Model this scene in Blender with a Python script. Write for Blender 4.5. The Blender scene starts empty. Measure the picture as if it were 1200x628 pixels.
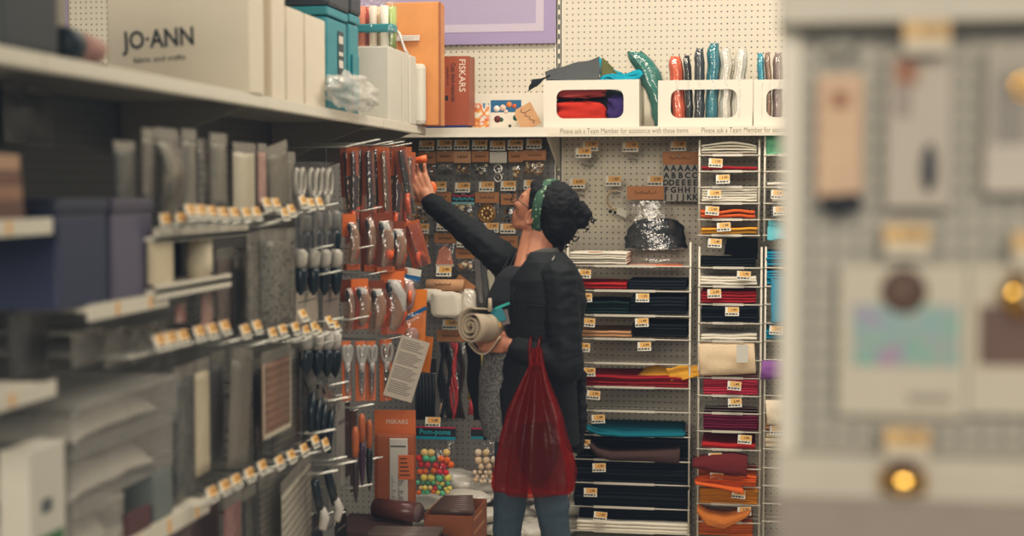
import bpy, bmesh, math, random
from mathutils import Vector as V, Matrix as Mx, noise
random.seed(11)
SC = bpy.context.scene; COL = SC.collection
rad = math.radians; PI = math.pi
# ---------------------------------------------------------------- camera and pixel geometry (1200x628 frame)
F = 1667.0; CAM = V((0, 0, 1.62)); PITCH = rad(-3.16); YAW = rad(9.5)
RM = Mx.Rotation(YAW, 3, 'Z') @ Mx.Rotation(PITCH, 3, 'X')
def ray(px, py): return RM @ V(((px-600)/F, 1, (314-py)/F))
def P(px, py, Y):
    d = ray(px, py); return CAM + d*(Y/d.y)
def PX(px, py, X):
    d = ray(px, py); return CAM + d*(X/d.x)
def proj(p):
    q = RM.transposed() @ (V(p)-CAM); return 600+F*q.x/q.y, 314-F*q.z/q.y
cd = bpy.data.cameras.new('camera'); cam = bpy.data.objects.new('camera', cd); COL.objects.link(cam)
cam.location = CAM; cam.rotation_euler = (RM @ Mx.Rotation(PI/2, 3, 'X')).to_euler()
cd.sensor_width = 36; cd.lens = 36*F/1200; cd.clip_start = .05
cd.dof.use_dof = True; cd.dof.focus_distance = 5.45; cd.dof.aperture_fstop = 1.4
SC.camera = cam
# ---------------------------------------------------------------- materials
def lin(c):
    return tuple(((x/255)/12.92 if x/255 <= .04045 else ((x/255+.055)/1.055)**2.4) for x in c)
MATS = {}
def newmat(name):
    m = bpy.data.materials.new(name); m.use_nodes = True
    nt = m.node_tree; return m, nt, nt.nodes, nt.links, nt.nodes['Principled BSDF']
def rgba(c, k=1): return tuple(min(1, x*k) for x in lin(c)) + (1,)
def mat(name, col, rough=.55, metal=0, var=.1, scale=25, bump=0, emit=0, spec=.4):
    if name in MATS: return MATS[name]
    m, nt, N, L, b = newmat(name)
    tc = N.new('ShaderNodeTexCoord'); nz = N.new('ShaderNodeTexNoise'); nz.inputs['Scale'].default_value = scale
    nz.inputs['Detail'].default_value = 3
    L.new(tc.outputs['Object'], nz.inputs['Vector'])
    mx = N.new('ShaderNodeMix'); mx.data_type = 'RGBA'
    mx.inputs[6].default_value = rgba(col, 1-var); mx.inputs[7].default_value = rgba(col, 1+var)
    L.new(nz.outputs['Fac'], mx.inputs[0]); L.new(mx.outputs[2], b.inputs['Base Color'])
    b.inputs['Roughness'].default_value = rough; b.inputs['Metallic'].default_value = metal
    b.inputs['Specular IOR Level'].default_value = spec
    if bump:
        bp = N.new('ShaderNodeBump'); bp.inputs['Strength'].default_value = bump; bp.inputs['Distance'].default_value = .004
        L.new(nz.outputs['Fac'], bp.inputs['Height']); L.new(bp.outputs[0], b.inputs['Normal'])
    if emit:
        b.inputs['Emission Color'].default_value = rgba(col); b.inputs['Emission Strength'].default_value = emit
    MATS[name] = m; return m
def film(name, tint=(255, 255, 255), gloss=.16, rough=.12, haze=.05, hazecol=(225, 220, 210)):
    """clear plastic: see-through with glints and a little haze"""
    if name in MATS: return MATS[name]
    m, nt, N, L, b = newmat(name); N.remove(b)
    out = N['Material Output']
    tr = N.new('ShaderNodeBsdfTransparent'); tr.inputs[0].default_value = rgba(tint)
    gl = N.new('ShaderNodeBsdfGlossy'); gl.inputs['Roughness'].default_value = rough
    df = N.new('ShaderNodeBsdfDiffuse'); df.inputs[0].default_value = rgba(hazecol)
    tc = N.new('ShaderNodeTexCoord'); nz = N.new('ShaderNodeTexNoise'); nz.inputs['Scale'].default_value = 45
    L.new(tc.outputs['Object'], nz.inputs['Vector'])
    bp = N.new('ShaderNodeBump'); bp.inputs['Strength'].default_value = .6; bp.inputs['Distance'].default_value = .01
    L.new(nz.outputs['Fac'], bp.inputs['Height']); L.new(bp.outputs[0], gl.inputs['Normal'])
    a = N.new('ShaderNodeMixShader'); a.inputs[0].default_value = gloss; L.new(tr.outputs[0], a.inputs[1]); L.new(gl.outputs[0], a.inputs[2])
    c = N.new('ShaderNodeMixShader'); c.inputs[0].default_value = haze; L.new(a.outputs[0], c.inputs[1]); L.new(df.outputs[0], c.inputs[2])
    L.new(c.outputs[0], out.inputs['Surface'])
    MATS[name] = m; return m
def math_(N, L, op, a, b=None):
    n = N.new('ShaderNodeMath'); n.operation = op
    for i, x in enumerate((a, b)):
        if x is None: continue
        if isinstance(x, (int, float)): n.inputs[i].default_value = x
        else: L.new(x, n.inputs[i])
    return n.outputs[0]
def pegmat(name, col, hole=(30, 30, 30), pitch=.0254, r=.0034, axes='XZ', var=.04):
    if name in MATS: return MATS[name]
    m, nt, N, L, b = newmat(name)
    tc = N.new('ShaderNodeTexCoord'); sp = N.new('ShaderNodeSeparateXYZ'); L.new(tc.outputs['Object'], sp.inputs[0])
    ds = []
    for ax in axes:
        f = math_(N, L, 'FRACT', math_(N, L, 'DIVIDE', sp.outputs[ax], pitch))
        s = math_(N, L, 'SUBTRACT', f, .5); ds.append(math_(N, L, 'MULTIPLY', s, s))
    d = math_(N, L, 'SQRT', math_(N, L, 'ADD', ds[0], ds[1]))
    h = math_(N, L, 'LESS_THAN', d, r/pitch)
    nz = N.new('ShaderNodeTexNoise'); nz.inputs['Scale'].default_value = 3; L.new(tc.outputs['Object'], nz.inputs['Vector'])
    m0 = N.new('ShaderNodeMix'); m0.data_type = 'RGBA'; m0.inputs[6].default_value = rgba(col, 1-var); m0.inputs[7].default_value = rgba(col, 1+var)
    L.new(nz.outputs['Fac'], m0.inputs[0])
    mx = N.new('ShaderNodeMix'); mx.data_type = 'RGBA'; mx.inputs[7].default_value = rgba(hole)
    L.new(m0.outputs[2], mx.inputs[6]); L.new(h, mx.inputs[0]); L.new(mx.outputs[2], b.inputs['Base Color'])
    b.inputs['Roughness'].default_value = .5; MATS[name] = m; return m
def slotmat(name, col, slot=(25, 28, 30), pitch=.042, duty=.55, width=.004):
    if name in MATS: return MATS[name]
    m, nt, N, L, b = newmat(name)
    tc = N.new('ShaderNodeTexCoord'); sp = N.new('ShaderNodeSeparateXYZ'); L.new(tc.outputs['Object'], sp.inputs[0])
    f = math_(N, L, 'FRACT', math_(N, L, 'DIVIDE', sp.outputs['Z'], pitch))
    a = math_(N, L, 'LESS_THAN', f, duty); c = math_(N, L, 'LESS_THAN', math_(N, L, 'ABSOLUTE', sp.outputs['X']), width)
    h = math_(N, L, 'MULTIPLY', a, c)
    mx = N.new('ShaderNodeMix'); mx.data_type = 'RGBA'; mx.inputs[6].default_value = rgba(col); mx.inputs[7].default_value = rgba(slot)
    L.new(h, mx.inputs[0]); L.new(mx.outputs[2], b.inputs['Base Color']); b.inputs['Roughness'].default_value = .5
    MATS[name] = m; return m
def pat(name, bg, fg, kind='rows', s=60, thr=.5, rough=.4):
    """printed pattern on a flat card lying in its local XZ plane"""
    if name in MATS: return MATS[name]
    m, nt, N, L, b = newmat(name)
    tc = N.new('ShaderNodeTexCoord'); mp = N.new('ShaderNodeMapping'); L.new(tc.outputs['Object'], mp.inputs[0])
    mp.inputs['Rotation'].default_value = (-PI/2, 0, 0)
    mx = N.new('ShaderNodeMix'); mx.data_type = 'RGBA'; mx.inputs[6].default_value = rgba(bg); mx.inputs[7].default_value = rgba(fg)
    if kind in ('rows', 'grid'):
        t = N.new('ShaderNodeTexBrick'); t.inputs['Scale'].default_value = s
        t.inputs['Color1'].default_value = (1, 1, 1, 1); t.inputs['Color2'].default_value = (.75, .75, .75, 1) if kind == 'rows' else (.9, .9, .9, 1)
        t.inputs['Mortar'].default_value = (0, 0, 0, 1); t.inputs['Mortar Size'].default_value = .12 if kind == 'grid' else .16
        t.inputs['Brick Width'].default_value = .5 if kind == 'grid' else 1.1; t.inputs['Row Height'].default_value = .5 if kind == 'grid' else .3
        if kind == 'grid': t.offset = 0
        L.new(mp.outputs[0], t.inputs['Vector']); L.new(t.outputs['Color'], mx.inputs[0])
    elif kind == 'spots':
        t = N.new('ShaderNodeTexVoronoi'); t.inputs['Scale'].default_value = s; L.new(mp.outputs[0], t.inputs['Vector'])
        L.new(math_(N, L, 'LESS_THAN', t.outputs['Distance'], thr), mx.inputs[0])
    else:
        t = N.new('ShaderNodeTexNoise'); t.inputs['Scale'].default_value = s; t.inputs['Detail'].default_value = 4
        L.new(mp.outputs[0], t.inputs['Vector']); L.new(math_(N, L, 'GREATER_THAN', t.outputs['Fac'], thr), mx.inputs[0])
    L.new(mx.outputs[2], b.inputs['Base Color']); b.inputs['Roughness'].default_value = rough
    MATS[name] = m; return m
def ramp(name, cols, scale=4, rough=.4, kind='noise', metal=0):
    """several colours blended by noise"""
    if name in MATS: return MATS[name]
    m, nt, N, L, b = newmat(name)
    tc = N.new('ShaderNodeTexCoord')
    if kind == 'voronoi':
        t = N.new('ShaderNodeTexVoronoi'); t.inputs['Scale'].default_value = scale; L.new(tc.outputs['Object'], t.inputs['Vector'])
        sp = N.new('ShaderNodeSeparateColor'); L.new(t.outputs['Color'], sp.inputs[0]); src = sp.outputs[0]
    else:
        t = N.new('ShaderNodeTexNoise'); t.inputs['Scale'].default_value = scale; L.new(tc.outputs['Object'], t.inputs['Vector']); src = t.outputs['Fac']
    r = N.new('ShaderNodeValToRGB'); L.new(src, r.inputs[0])
    e = r.color_ramp.elements
    lo, hi = (.1, .9) if kind == 'voronoi' else (.36, .64)
    for i, c in enumerate(cols):
        p = lo+(hi-lo)*i/max(1, len(cols)-1)
        if i < 2: e[i].position = p; x = e[i]
        else: x = e.new(p)
        x.color = rgba(c)
    if kind == 'voronoi': r.color_ramp.interpolation = 'CONSTANT'
    L.new(r.outputs[0], b.inputs['Base Color']); b.inputs['Roughness'].default_value = rough; b.inputs['Metallic'].default_value = metal
    MATS[name] = m; return m
# ---------------------------------------------------------------- mesh builder
ICO = {}
def ico_data(sub):
    if sub not in ICO:
        bm = bmesh.new(); bmesh.ops.create_icosphere(bm, subdivisions=sub, radius=1)
        bm.verts.index_update()
        ICO[sub] = ([v.co.copy() for v in bm.verts], [[v.index for v in f.verts] for f in bm.faces]); bm.free()
    return ICO[sub]
TXT = {}
def text_data(s, bold=0):
    k = (s, bold)
    if k not in TXT:
        cu = bpy.data.curves.new('t', 'FONT'); cu.body = s; cu.size = 1; cu.align_x = 'CENTER'; cu.align_y = 'CENTER'; cu.resolution_u = 2; cu.offset = bold
        o = bpy.data.objects.new('t', cu); COL.objects.link(o)
        dg = bpy.context.evaluated_depsgraph_get(); me = bpy.data.meshes.new_from_object(o.evaluated_get(dg))
        TXT[k] = ([v.co.copy() for v in me.vertices], [list(p.vertices) for p in me.polygons])
        bpy.data.objects.remove(o); bpy.data.curves.remove(cu); bpy.data.meshes.remove(me)
    return TXT[k]
class B:
    def __init__(s, m=None):
        s.v = []; s.f = []; s.fm = []; s.fs = []; s.mats = []; s.mi = 0
        if m: s.use(m)
    def use(s, m):
        if m not in s.mats: s.mats.append(m)
        s.mi = s.mats.index(m); return s
    def add(s, vs, fs, smooth=False):
        o = len(s.v); s.v += [V(v) for v in vs]
        for f in fs: s.f.append([i+o for i in f]); s.fm.append(s.mi); s.fs.append(smooth)
        return s
    def box(s, c, d, rot=None, bev=0):
        """box by centre and size"""
        x, y, z = [k/2 for k in d]; c = V(c)
        if bev:
            bm = bmesh.new(); bmesh.ops.create_cube(bm, size=1)
            for v in bm.verts: v.co = V((v.co.x*d[0], v.co.y*d[1], v.co.z*d[2]))
            bmesh.ops.bevel(bm, geom=bm.edges[:], offset=bev, segments=2, affect='EDGES', profile=.6); bm.verts.index_update()
            vs = [v.co.copy() for v in bm.verts]; fs = [[v.index for v in f.verts] for f in bm.faces]; bm.free()
        else:
            vs = [V((a*x, b*y, e*z)) for a in (-1, 1) for b in (-1, 1) for e in (-1, 1)]
            fs = [(0, 1, 3, 2), (4, 6, 7, 5), (0, 4, 5, 1), (2, 3, 7, 6), (0, 2, 6, 4), (1, 5, 7, 3)]
        if rot is not None: vs = [rot @ v for v in vs]
        return s.add([v+c for v in vs], fs)
    def bb(s, x0, x1, y0, y1, z0, z1, bev=0):
        return s.box(((x0+x1)/2, (y0+y1)/2, (z0+z1)/2), (abs(x1-x0), abs(y1-y0), abs(z1-z0)), None, bev)
    def ball(s, c, r, sub=2, sc=(1, 1, 1), rot=None):
        vs, fs = ico_data(sub); c = V(c)
        q = [V((v.x*sc[0], v.y*sc[1], v.z*sc[2]))*r for v in vs]
        if rot is not None: q = [rot @ v for v in q]
        return s.add([v+c for v in q], fs, True)
    def tube(s, pts, r, n=8, cap=True, closed=False):
        pts = [V(p) for p in pts]; k = len(pts)
        rs = r if isinstance(r, (list, tuple)) else [r]*k
        vs = []; fs = []; up = None
        for i, p in enumerate(pts):
            if closed: t = pts[(i+1) % k]-pts[i-1]
            else: t = pts[min(i+1, k-1)]-pts[max(i-1, 0)]
            t = t.normalized() if t.length > 1e-9 else V((0, 0, 1))
            if up is None: up = t.orthogonal().normalized()
            a = up-t*up.dot(t); a = a.normalized() if a.length > 1e-6 else t.orthogonal().normalized(); up = a
            b = t.cross(a)
            for j in range(n):
                w = 2*PI*j/n; vs.append(p+(a*math.cos(w)+b*math.sin(w))*rs[i])
        for i in range(k if closed else k-1):
            o1 = i*n; o2 = ((i+1) % k)*n
            for j in range(n): fs.append((o1+j, o1+(j+1) % n, o2+(j+1) % n, o2+j))
        if cap and not closed: fs.append(tuple(range(n-1, -1, -1))); fs.append(tuple((k-1)*n+j for j in range(n)))
        return s.add(vs, fs, True)
    def prism(s, poly, d, y=0):
        """polygon in local XZ extruded from y to y+d"""
        n = len(poly)
        vs = [(a, y, b) for a, b in poly]+[(a, y+d, b) for a, b in poly]
        fs = [tuple(range(n)), tuple(range(2*n-1, n-1, -1))]+[(i, i+n, (i+1) % n+n, (i+1) % n) for i in range(n)]
        return s.add(vs, fs)
    def grid(s, fn, nu, nv, thick=0, smooth=True):
        """surface fn(u,v), u,v in 0..1; thick>0 makes a closed slab along -normal"""
        top = [[V(fn(i/nu, j/nv)) for j in range(nv+1)] for i in range(nu+1)]
        idx = lambda i, j: i*(nv+1)+j
        vs = [top[i][j] for i in range(nu+1) for j in range(nv+1)]
        fs = [(idx(i, j), idx(i+1, j), idx(i+1, j+1), idx(i, j+1)) for i in range(nu) for j in range(nv)]
        if thick:
            o = len(vs); low = []
            for i in range(nu+1):
                for j in range(nv+1):
                    a = top[min(i+1, nu)][j]-top[max(i-1, 0)][j]; b = top[i][min(j+1, nv)]-top[i][max(j-1, 0)]
                    nn = a.cross(b); nn = nn.normalized() if nn.length > 1e-12 else V((0, 0, 1)); low.append(top[i][j]-nn*thick)
            vs += low
            fs += [(o+idx(i, j), o+idx(i, j+1), o+idx(i+1, j+1), o+idx(i+1, j)) for i in range(nu) for j in range(nv)]
            ed = [idx(i, 0) for i in range(nu+1)]+[idx(nu, j) for j in range(1, nv+1)]+[idx(i, nv) for i in range(nu-1, -1, -1)]+[idx(0, j) for j in range(nv-1, 0, -1)]
            for a, b in zip(ed, ed[1:]+ed[:1]): fs.append((b, a, o+a, o+b))
        return s.add(vs, fs, smooth)
    def loft(s, rings, cap=True):
        n = len(rings[0]); vs = [p for r in rings for p in r]; fs = []
        for i in range(len(rings)-1):
            for j in range(n): fs.append((i*n+j, i*n+(j+1) % n, (i+1)*n+(j+1) % n, (i+1)*n+j))
        if cap: fs.append(tuple(range(n-1, -1, -1))); fs.append(tuple((len(rings)-1)*n+j for j in range(n)))
        return s.add(vs, fs, True)
    def caps(s, p0, r0, p1, r1, sub=2):
        """tapered capsule (convex hull of two spheres)"""
        vs, fs = ico_data(sub); bm = bmesh.new()
        for p, r in ((V(p0), r0), (V(p1), r1)):
            for v in vs: bm.verts.new(p+v*r)
        bmesh.ops.convex_hull(bm, input=bm.verts[:]); 
        for v in [v for v in bm.verts if not v.link_faces]: bm.verts.remove(v)
        bm.verts.index_update()
        s.add([v.co.copy() for v in bm.verts], [[v.index for v in f.verts] for f in bm.faces], True); bm.free(); return s
    def hull(s, pts, smooth=True):
        bm = bmesh.new()
        for p in pts: bm.verts.new(p)
        bmesh.ops.convex_hull(bm, input=bm.verts[:])
        for v in [v for v in bm.verts if not v.link_faces]: bm.verts.remove(v)
        bm.verts.index_update()
        s.add([v.co.copy() for v in bm.verts], [[v.index for v in f.verts] for f in bm.faces], smooth); bm.free(); return s
    def text(s, t, size, mx, bold=0, sx=1):
        """lettering in the plane whose axes are mx columns x (reading direction) and y (up)"""
        vs, fs = text_data(t, bold)
        return s.add([mx @ V((v.x*size*sx, v.y*size, 0)) for v in vs], fs)
    def xf(s, m):
        s.v = [m @ v for v in s.v]; return s
    def mesh(s, name):
        me = bpy.data.meshes.new(name); me.from_pydata([tuple(v) for v in s.v], [], s.f)
        for m in s.mats: me.materials.append(m)
        if len(s.mats) > 1: me.polygons.foreach_set('material_index', s.fm)
        me.polygons.foreach_set('use_smooth', s.fs); me.update(); return me
    def part(s, name, parent, world=False, label=None, stuff=False):
        """child of a thing; coordinates local to the thing unless world"""
        if world: s.v = [v-parent_world(parent) for v in s.v]
        elif parent.parent: s.v = [v-parent.location for v in s.v]
        mn = [min(v[i] for v in s.v) for i in range(3)]; mxx = [max(v[i] for v in s.v) for i in range(3)]
        c = V([(a+b)/2 for a, b in zip(mn, mxx)])
        s.v = [v-c for v in s.v]
        o = bpy.data.objects.new(name, s.mesh(name)); COL.objects.link(o); o.parent = parent; o.location = c
        if label: o['label'] = label
        if stuff: o['kind'] = 'stuff'
        return o
    def obj(s, name, label=None, cat=None, group=None, loc=None, rz=0, kind=None):
        """one-mesh thing. loc None: coordinates are world and the origin goes to the base centre"""
        if loc is None:
            mn = [min(v[i] for v in s.v) for i in range(3)]; mxx = [max(v[i] for v in s.v) for i in range(3)]
            loc = V(((mn[0]+mxx[0])/2, (mn[1]+mxx[1])/2, mn[2])); s.v = [v-loc for v in s.v]
        o = bpy.data.objects.new(name, s.mesh(name)); COL.objects.link(o); o.location = loc; o.rotation_euler = (0, 0, rz)
        tag(o, label, cat, group, kind); return o
def parent_world(p):
    w = V((0, 0, 0))
    while p: w += p.location; p = p.parent
    return w
def tag(o, label=None, cat=None, group=None, kind=None):
    if label: o['label'] = label
    if cat: o['category'] = cat
    if group: o['group'] = group
    if kind: o['kind'] = kind
    return o
def thing(name, label, cat, loc=(0, 0, 0), rz=0, group=None, rot=None):
    o = bpy.data.objects.new(name, None); COL.objects.link(o); o.empty_display_size = .05
    o.location = loc; o.rotation_euler = rot if rot else (0, 0, rz)
    return tag(o, label, cat, group)
KIDS = {}
def dup(root, loc, label=None, rz=None, group=None, rot=None):
    r = root.copy(); COL.objects.link(r); r.location = loc
    if rz is not None: r.rotation_euler = (0, 0, rz)
    if rot is not None: r.rotation_euler = rot
    if label: r['label'] = label
    if group: r['group'] = group
    for ch in list(root.children):
        c = ch.copy(); COL.objects.link(c); c.parent = r
        for g in list(ch.children):
            d = g.copy(); COL.objects.link(d); d.parent = c
    return r
def plane_mx(o, x, y):
    """matrix whose local x,y are the given directions, at origin o"""
    x = V(x).normalized(); y = V(y).normalized(); z = x.cross(y)
    m = Mx.Identity(4)
    for i in range(3): m[i][0] = x[i]; m[i][1] = y[i]; m[i][2] = z[i]; m[i][3] = o[i]
    return m
FRONT = lambda x, y, z: plane_mx((x, y, z), (1, 0, 0), (0, 0, 1))   # lettering that faces -Y
def nz3(p, s=1.0): return noise.noise(V(p)*s)
# ---------------------------------------------------------------- common materials
white = mat('white_enamel', (214, 207, 190), .4, var=.03)
cream = mat('cream_card', (222, 213, 194), .6, var=.04)
offwh = mat('off_white_card', (205, 200, 186), .6, var=.05)
greyp = mat('grey_plastic', (120, 120, 116), .5)
black = mat('black_plastic', (22, 24, 26), .4)
dark = mat('dark_print', (32, 34, 38), .6)
steel = mat('steel_wire', (188, 186, 176), .3, .7, var=.04)
wirew = mat('white_wire', (205, 198, 182), .4, var=.03)
kraft = mat('kraft_card', (176, 122, 78), .75, var=.12, scale=40)
kraftl = mat('light_kraft_card', (200, 152, 112), .75, var=.1, scale=40)
tagor = mat('price_orange', (228, 172, 92), .5, var=.04)
tagwh = mat('price_white', (226, 221, 205), .5, var=.03)
orange = mat('orange_card', (208, 108, 48), .5, var=.12)
orangep = mat('orange_plastic', (216, 100, 46), .3, var=.1)
clear = film('clear_film', gloss=.11, haze=.03)
hazy = film('hazy_film', haze=.3, gloss=.2, rough=.25, hazecol=(190, 186, 176))
brownfilm = film('amber_film', tint=(246, 214, 190), gloss=.13)
greywh = mat('grey_white_plastic', (186, 180, 170), .35)
# ================================================================ THE SETTING
YB = 6.15                      # face of the back pegboard
XL, XF = -1.67, -1.267         # back panel and shelf front of the left-hand run
ZS = 1.867                     # top of the high shelves
YS = 5.70                      # front of the back shelf
floor_m = ramp('vinyl_floor', [(150, 146, 138), (168, 163, 152)], 3, .35)
o = B(floor_m).bb(-4.2, 4, -1.5, 6.6, -.05, 0).obj('floor'); o['kind'] = 'structure'
o = B(mat('painted_wall', (214, 205, 186), .8, var=.03)).bb(-4.2, 4, 6.3, 6.42, 0, 3.6).obj('wall_back'); o['kind'] = 'structure'
pegw = pegmat('white_pegboard', (206, 197, 176), (48, 42, 36))
# back pegboards, in two bays split at the slotted upright
xu = P(655, 150, YB).x
def board(x0, x1, label, low=None):
    o = B(pegw).bb(-(x1-x0)/2, (x1-x0)/2, 0, .02, 0, 2.75).obj('pegboard_panel', label, 'pegboard', 'white back pegboards', loc=((x0+x1)/2, YB, .1))
    b = B(white)
    for s in (-1, 1): b.bb(s*(x1-x0)/2-.006, s*(x1-x0)/2+.006, -.004, .02, 0, 2.75)
    b.bb(-(x1-x0)/2, (x1-x0)/2, -.006, .0, 1.768, 1.94)
    b.part('edge_trim', o)
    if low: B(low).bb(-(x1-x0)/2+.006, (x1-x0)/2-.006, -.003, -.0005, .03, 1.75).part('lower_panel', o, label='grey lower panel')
    return o
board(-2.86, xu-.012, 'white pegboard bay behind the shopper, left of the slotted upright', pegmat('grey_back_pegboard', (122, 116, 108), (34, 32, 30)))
board(xu+.012, xu+1.3, 'white pegboard bay behind the felt racks, right of the slotted upright')
B(pegw).bb(-.6, .6, 0, .02, -.1, 2.75).obj('pegboard_panel', 'far left white pegboard bay behind the lavender sign in the corner', 'pegboard', 'white back pegboards', loc=(-3.5, YB, .1))
B(slotmat('slotted_post', (214, 206, 188))).bb(-.0115, .0115, -.004, .03, 0, 2.9).obj('slotted_upright', 'white slotted steel upright between the two back pegboard bays', 'upright', loc=(xu, YB, 0))
# lavender signs
lav = mat('lavender_paint', (150, 134, 170), .6, var=.02); lavl = mat('pale_lavender', (186, 172, 190), .6, var=.02); lavd = mat('mid_lavender', (160, 146, 176), .6, var=.02)
def sign(x0, x1, z0, z1, label):
    t = thing('lavender_sign', label, 'sign', ((x0+x1)/2, YB-.012, z0))
    w, h = x1-x0, z1-z0
    B(lav).bb(-w/2, w/2, -.012, 0, 0, h).part('sign_board', t)
    d = .052; bw = .034
    b = B(lavl)
    b.bb(-w/2+d, w/2-d, -.014, -.0125, d, d+bw); b.bb(-w/2+d, w/2-d, -.014, -.0125, h-d-bw, h-d)
    b.bb(-w/2+d, -w/2+d+bw, -.014, -.0125, d+bw, h-d-bw); b.bb(w/2-d-bw, w/2-d, -.014, -.0125, d+bw, h-d-bw)
    b.part('border', t)
    B(lavd).bb(-w/2+d+bw, w/2-d-bw, -.0135, -.0125, d+bw, h-d-bw).part('sign_field', t)
    return t
a = P(652, 51, YB); sign(a.x-1.02, a.x, a.z, a.z+.72, 'lavender sign board with paler inner border, high on the back pegboard')
a = P(82, 36, YB); sign(a.x-.5, a.x, a.z-.1, a.z+.26, 'small lavender sign in the far left corner behind the boxes')
# back shelf with its notice strip
t = thing('wall_shelf', 'long white metal shelf above the felt racks carrying white bins', 'shelf', (xu, YS, 1.81))
xa, xb = P(440, 150, YS).x-xu, P(990, 150, YS).x-xu
B(white).bb(xa, xb, .004, YB-YS-.004, ZS-1.81-.012, ZS-1.81).part('shelf_deck', t)
b = B(white).bb(xa, xb, -.004, .004, .022, ZS-1.81+.004).bb(xa, xb, -.008, .004, .022, .028)
b.part('front_lip', t)
b = B(mat('notice_strip', (218, 208, 186), .45, var=.02)).bb(P(643, 150, YS).x-xu, P(988, 150, YS).x-xu, -.0065, -.0045, .03, .056)
st = b.part('notice_strip', t)
for px in (731, 899):
    b = B(mat('notice_ink', (104, 98, 86), .6))
    w = P(px, 155, YS).x-xu
    tw = (P(731+75, 155, YS).x-P(731-75, 155, YS).x)
    vs, _ = text_data('Please ask a Team Member for assistance with these items'); L0 = max(v.x for v in vs)-min(v.x for v in vs)
    k = tw/L0
    b.text('Please ask a Team Member for assistance with these items', .030, FRONT(w, -.0068, .043), 0, k/.030)
    b.part('notice_lettering', st)
for x in (xa+.02, 0, xb-.02):
    b = B(white).prism([(-.004, 0), (.004, 0), (.004, .05), (-.004, .05)], .01); b.v = []; b.f = []; b.fm = []; b.fs = []
    pts = [(.03, .045), (YB-YS-.006, .045), (YB-YS-.006, -.10)]
    vs = [(x-.004, y, z) for y, z in pts]+[(x+.004, y, z) for y, z in pts]
    b.add(vs, [(0, 1, 2), (5, 4, 3), (0, 3, 4, 1), (1, 4, 5, 2), (2, 5, 3, 0)])
    b.part('shelf_bracket', t)
# base deck of the back run
t = thing('base_deck', 'low white base shelf of the back run under the felt racks', 'shelf', (xu, 5.62, 0))
B(white).bb(-1.35, .98, 0, .5, .12, .15).part('shelf_deck', t)
B(greyp).bb(-1.35, .98, .02, .04, 0, .12).part('kick_plate', t)
# ================================================================ LEFT-HAND RUN
pegl = pegmat('grey_pegboard', (112, 112, 106), (30, 32, 34), axes='YZ')
secs = [(1.30, 2.42), (2.42, 3.62), (3.62, 4.84), (4.84, 5.50)]
secn = ['nearest', 'second', 'third', 'farthest']
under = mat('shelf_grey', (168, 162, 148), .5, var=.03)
for (y0, y1), nm in zip(secs, secn):
    L_ = y1-y0
    B(pegl).bb(-.01, .01, -L_/2, L_/2, 0, 1.95).obj('pegboard_panel', '%s bay of the grey pegboard behind the left-hand merchandise' % nm, 'pegboard', 'left-hand pegboards', loc=(XL-.012, (y0+y1)/2, 0))
    t = thing('gondola_shelf', '%s length of white top shelf over the left-hand merchandise' % nm, 'shelf', (XF, (y0+y1)/2, ZS-.06), group='left-hand top shelves')
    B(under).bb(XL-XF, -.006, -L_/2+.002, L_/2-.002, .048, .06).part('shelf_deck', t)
    B(white).bb(-.006, 0, -L_/2+.002, L_/2-.002, .026, .0595).bb(0, .003, -L_/2+.002, L_/2-.002, .03, .056).part('front_lip', t)
    for s in (-1, 1):
        pts = [(-.02, .048), (XL-XF+.004, .048), (XL-XF+.004, -.10)]; y = s*(L_/2-.014)
        vs = [(x, y-.004, z) for x, z in pts]+[(x, y+.004, z) for x, z in pts]
        B(under).add(vs, [(0, 1, 2), (5, 4, 3), (0, 3, 4, 1), (1, 4, 5, 2), (2, 5, 3, 0)]).part('shelf_bracket', t)
    t = thing('base_deck', '%s length of the left-hand base shelf near the floor' % nm, 'shelf', (XF, (y0+y1)/2, 0), group='left-hand base shelves')
    B(white).bb(XL-XF, .22, -L_/2+.002, L_/2-.002, .12, .15).part('shelf_deck', t)
    B(greyp).bb(.17, .19, -L_/2+.002, L_/2-.002, 0, .12).part('kick_plate', t)
yy = lambda px, X=-1.275: PX(px, 100, X).y
def carton(x0, x1, y0, y1, z0, h, label, m=cream, rz=0, group=None, name='white_carton'):
    cx, cy = (x0+x1)/2, (y0+y1)/2
    t = thing(name, label, 'box', (cx, cy, z0), rz, group)
    w, d = (x1-x0)/2, (y1-y0)/2
    B(m).bb(-w, w, -d, d, 0, h-.002, .003).part('carton_body', t)
    b = B(m).bb(-w+.002, -.001, -d+.002, d-.002, h-.002, h).bb(.001, w-.002, -d+.002, d-.002, h-.002, h); b.part('carton_flap', t)
    return t
boxm = mat('box_beige', (216, 204, 182), .65, var=.03)
t = carton(-1.655, -1.262, yy(289)+.0, yy(289)+.10, ZS, .56, 'big white carton with black lettering, largest box on the left top shelf', boxm, rad(-2))
ink = mat('logo_ink', (30, 36, 38), .6)
b = B(ink); lx = P(187, 47, yy(289)).x-t.location.x; lz = P(187, 46, yy(289)).z-ZS
b.text('JO\u00b7ANN', .066, plane_mx((lx, -.0515, lz), (1, 0, .05), (-.05, 0, 1)), .018, .84)
b.text('fabric and crafts', .020, plane_mx((lx, -.0515, lz-.05), (1, 0, .05), (-.05, 0, 1)), .004, 1.12); b.part('carton_lettering', t)
g_ = .004
carton(-1.50, -1.275, yy(319), yy(335)-g_, ZS, .50, 'tall white carton right behind the lettered box on the left shelf', boxm)
carton(-1.50, -1.276, yy(337), yy(357)-g_, ZS, .262, 'short white carton, second behind the lettered box on the left shelf', boxm)
carton(-1.50, -1.277, yy(359), yy(382), ZS, .262, 'short white carton just in front of the teal storage case', boxm)
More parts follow.
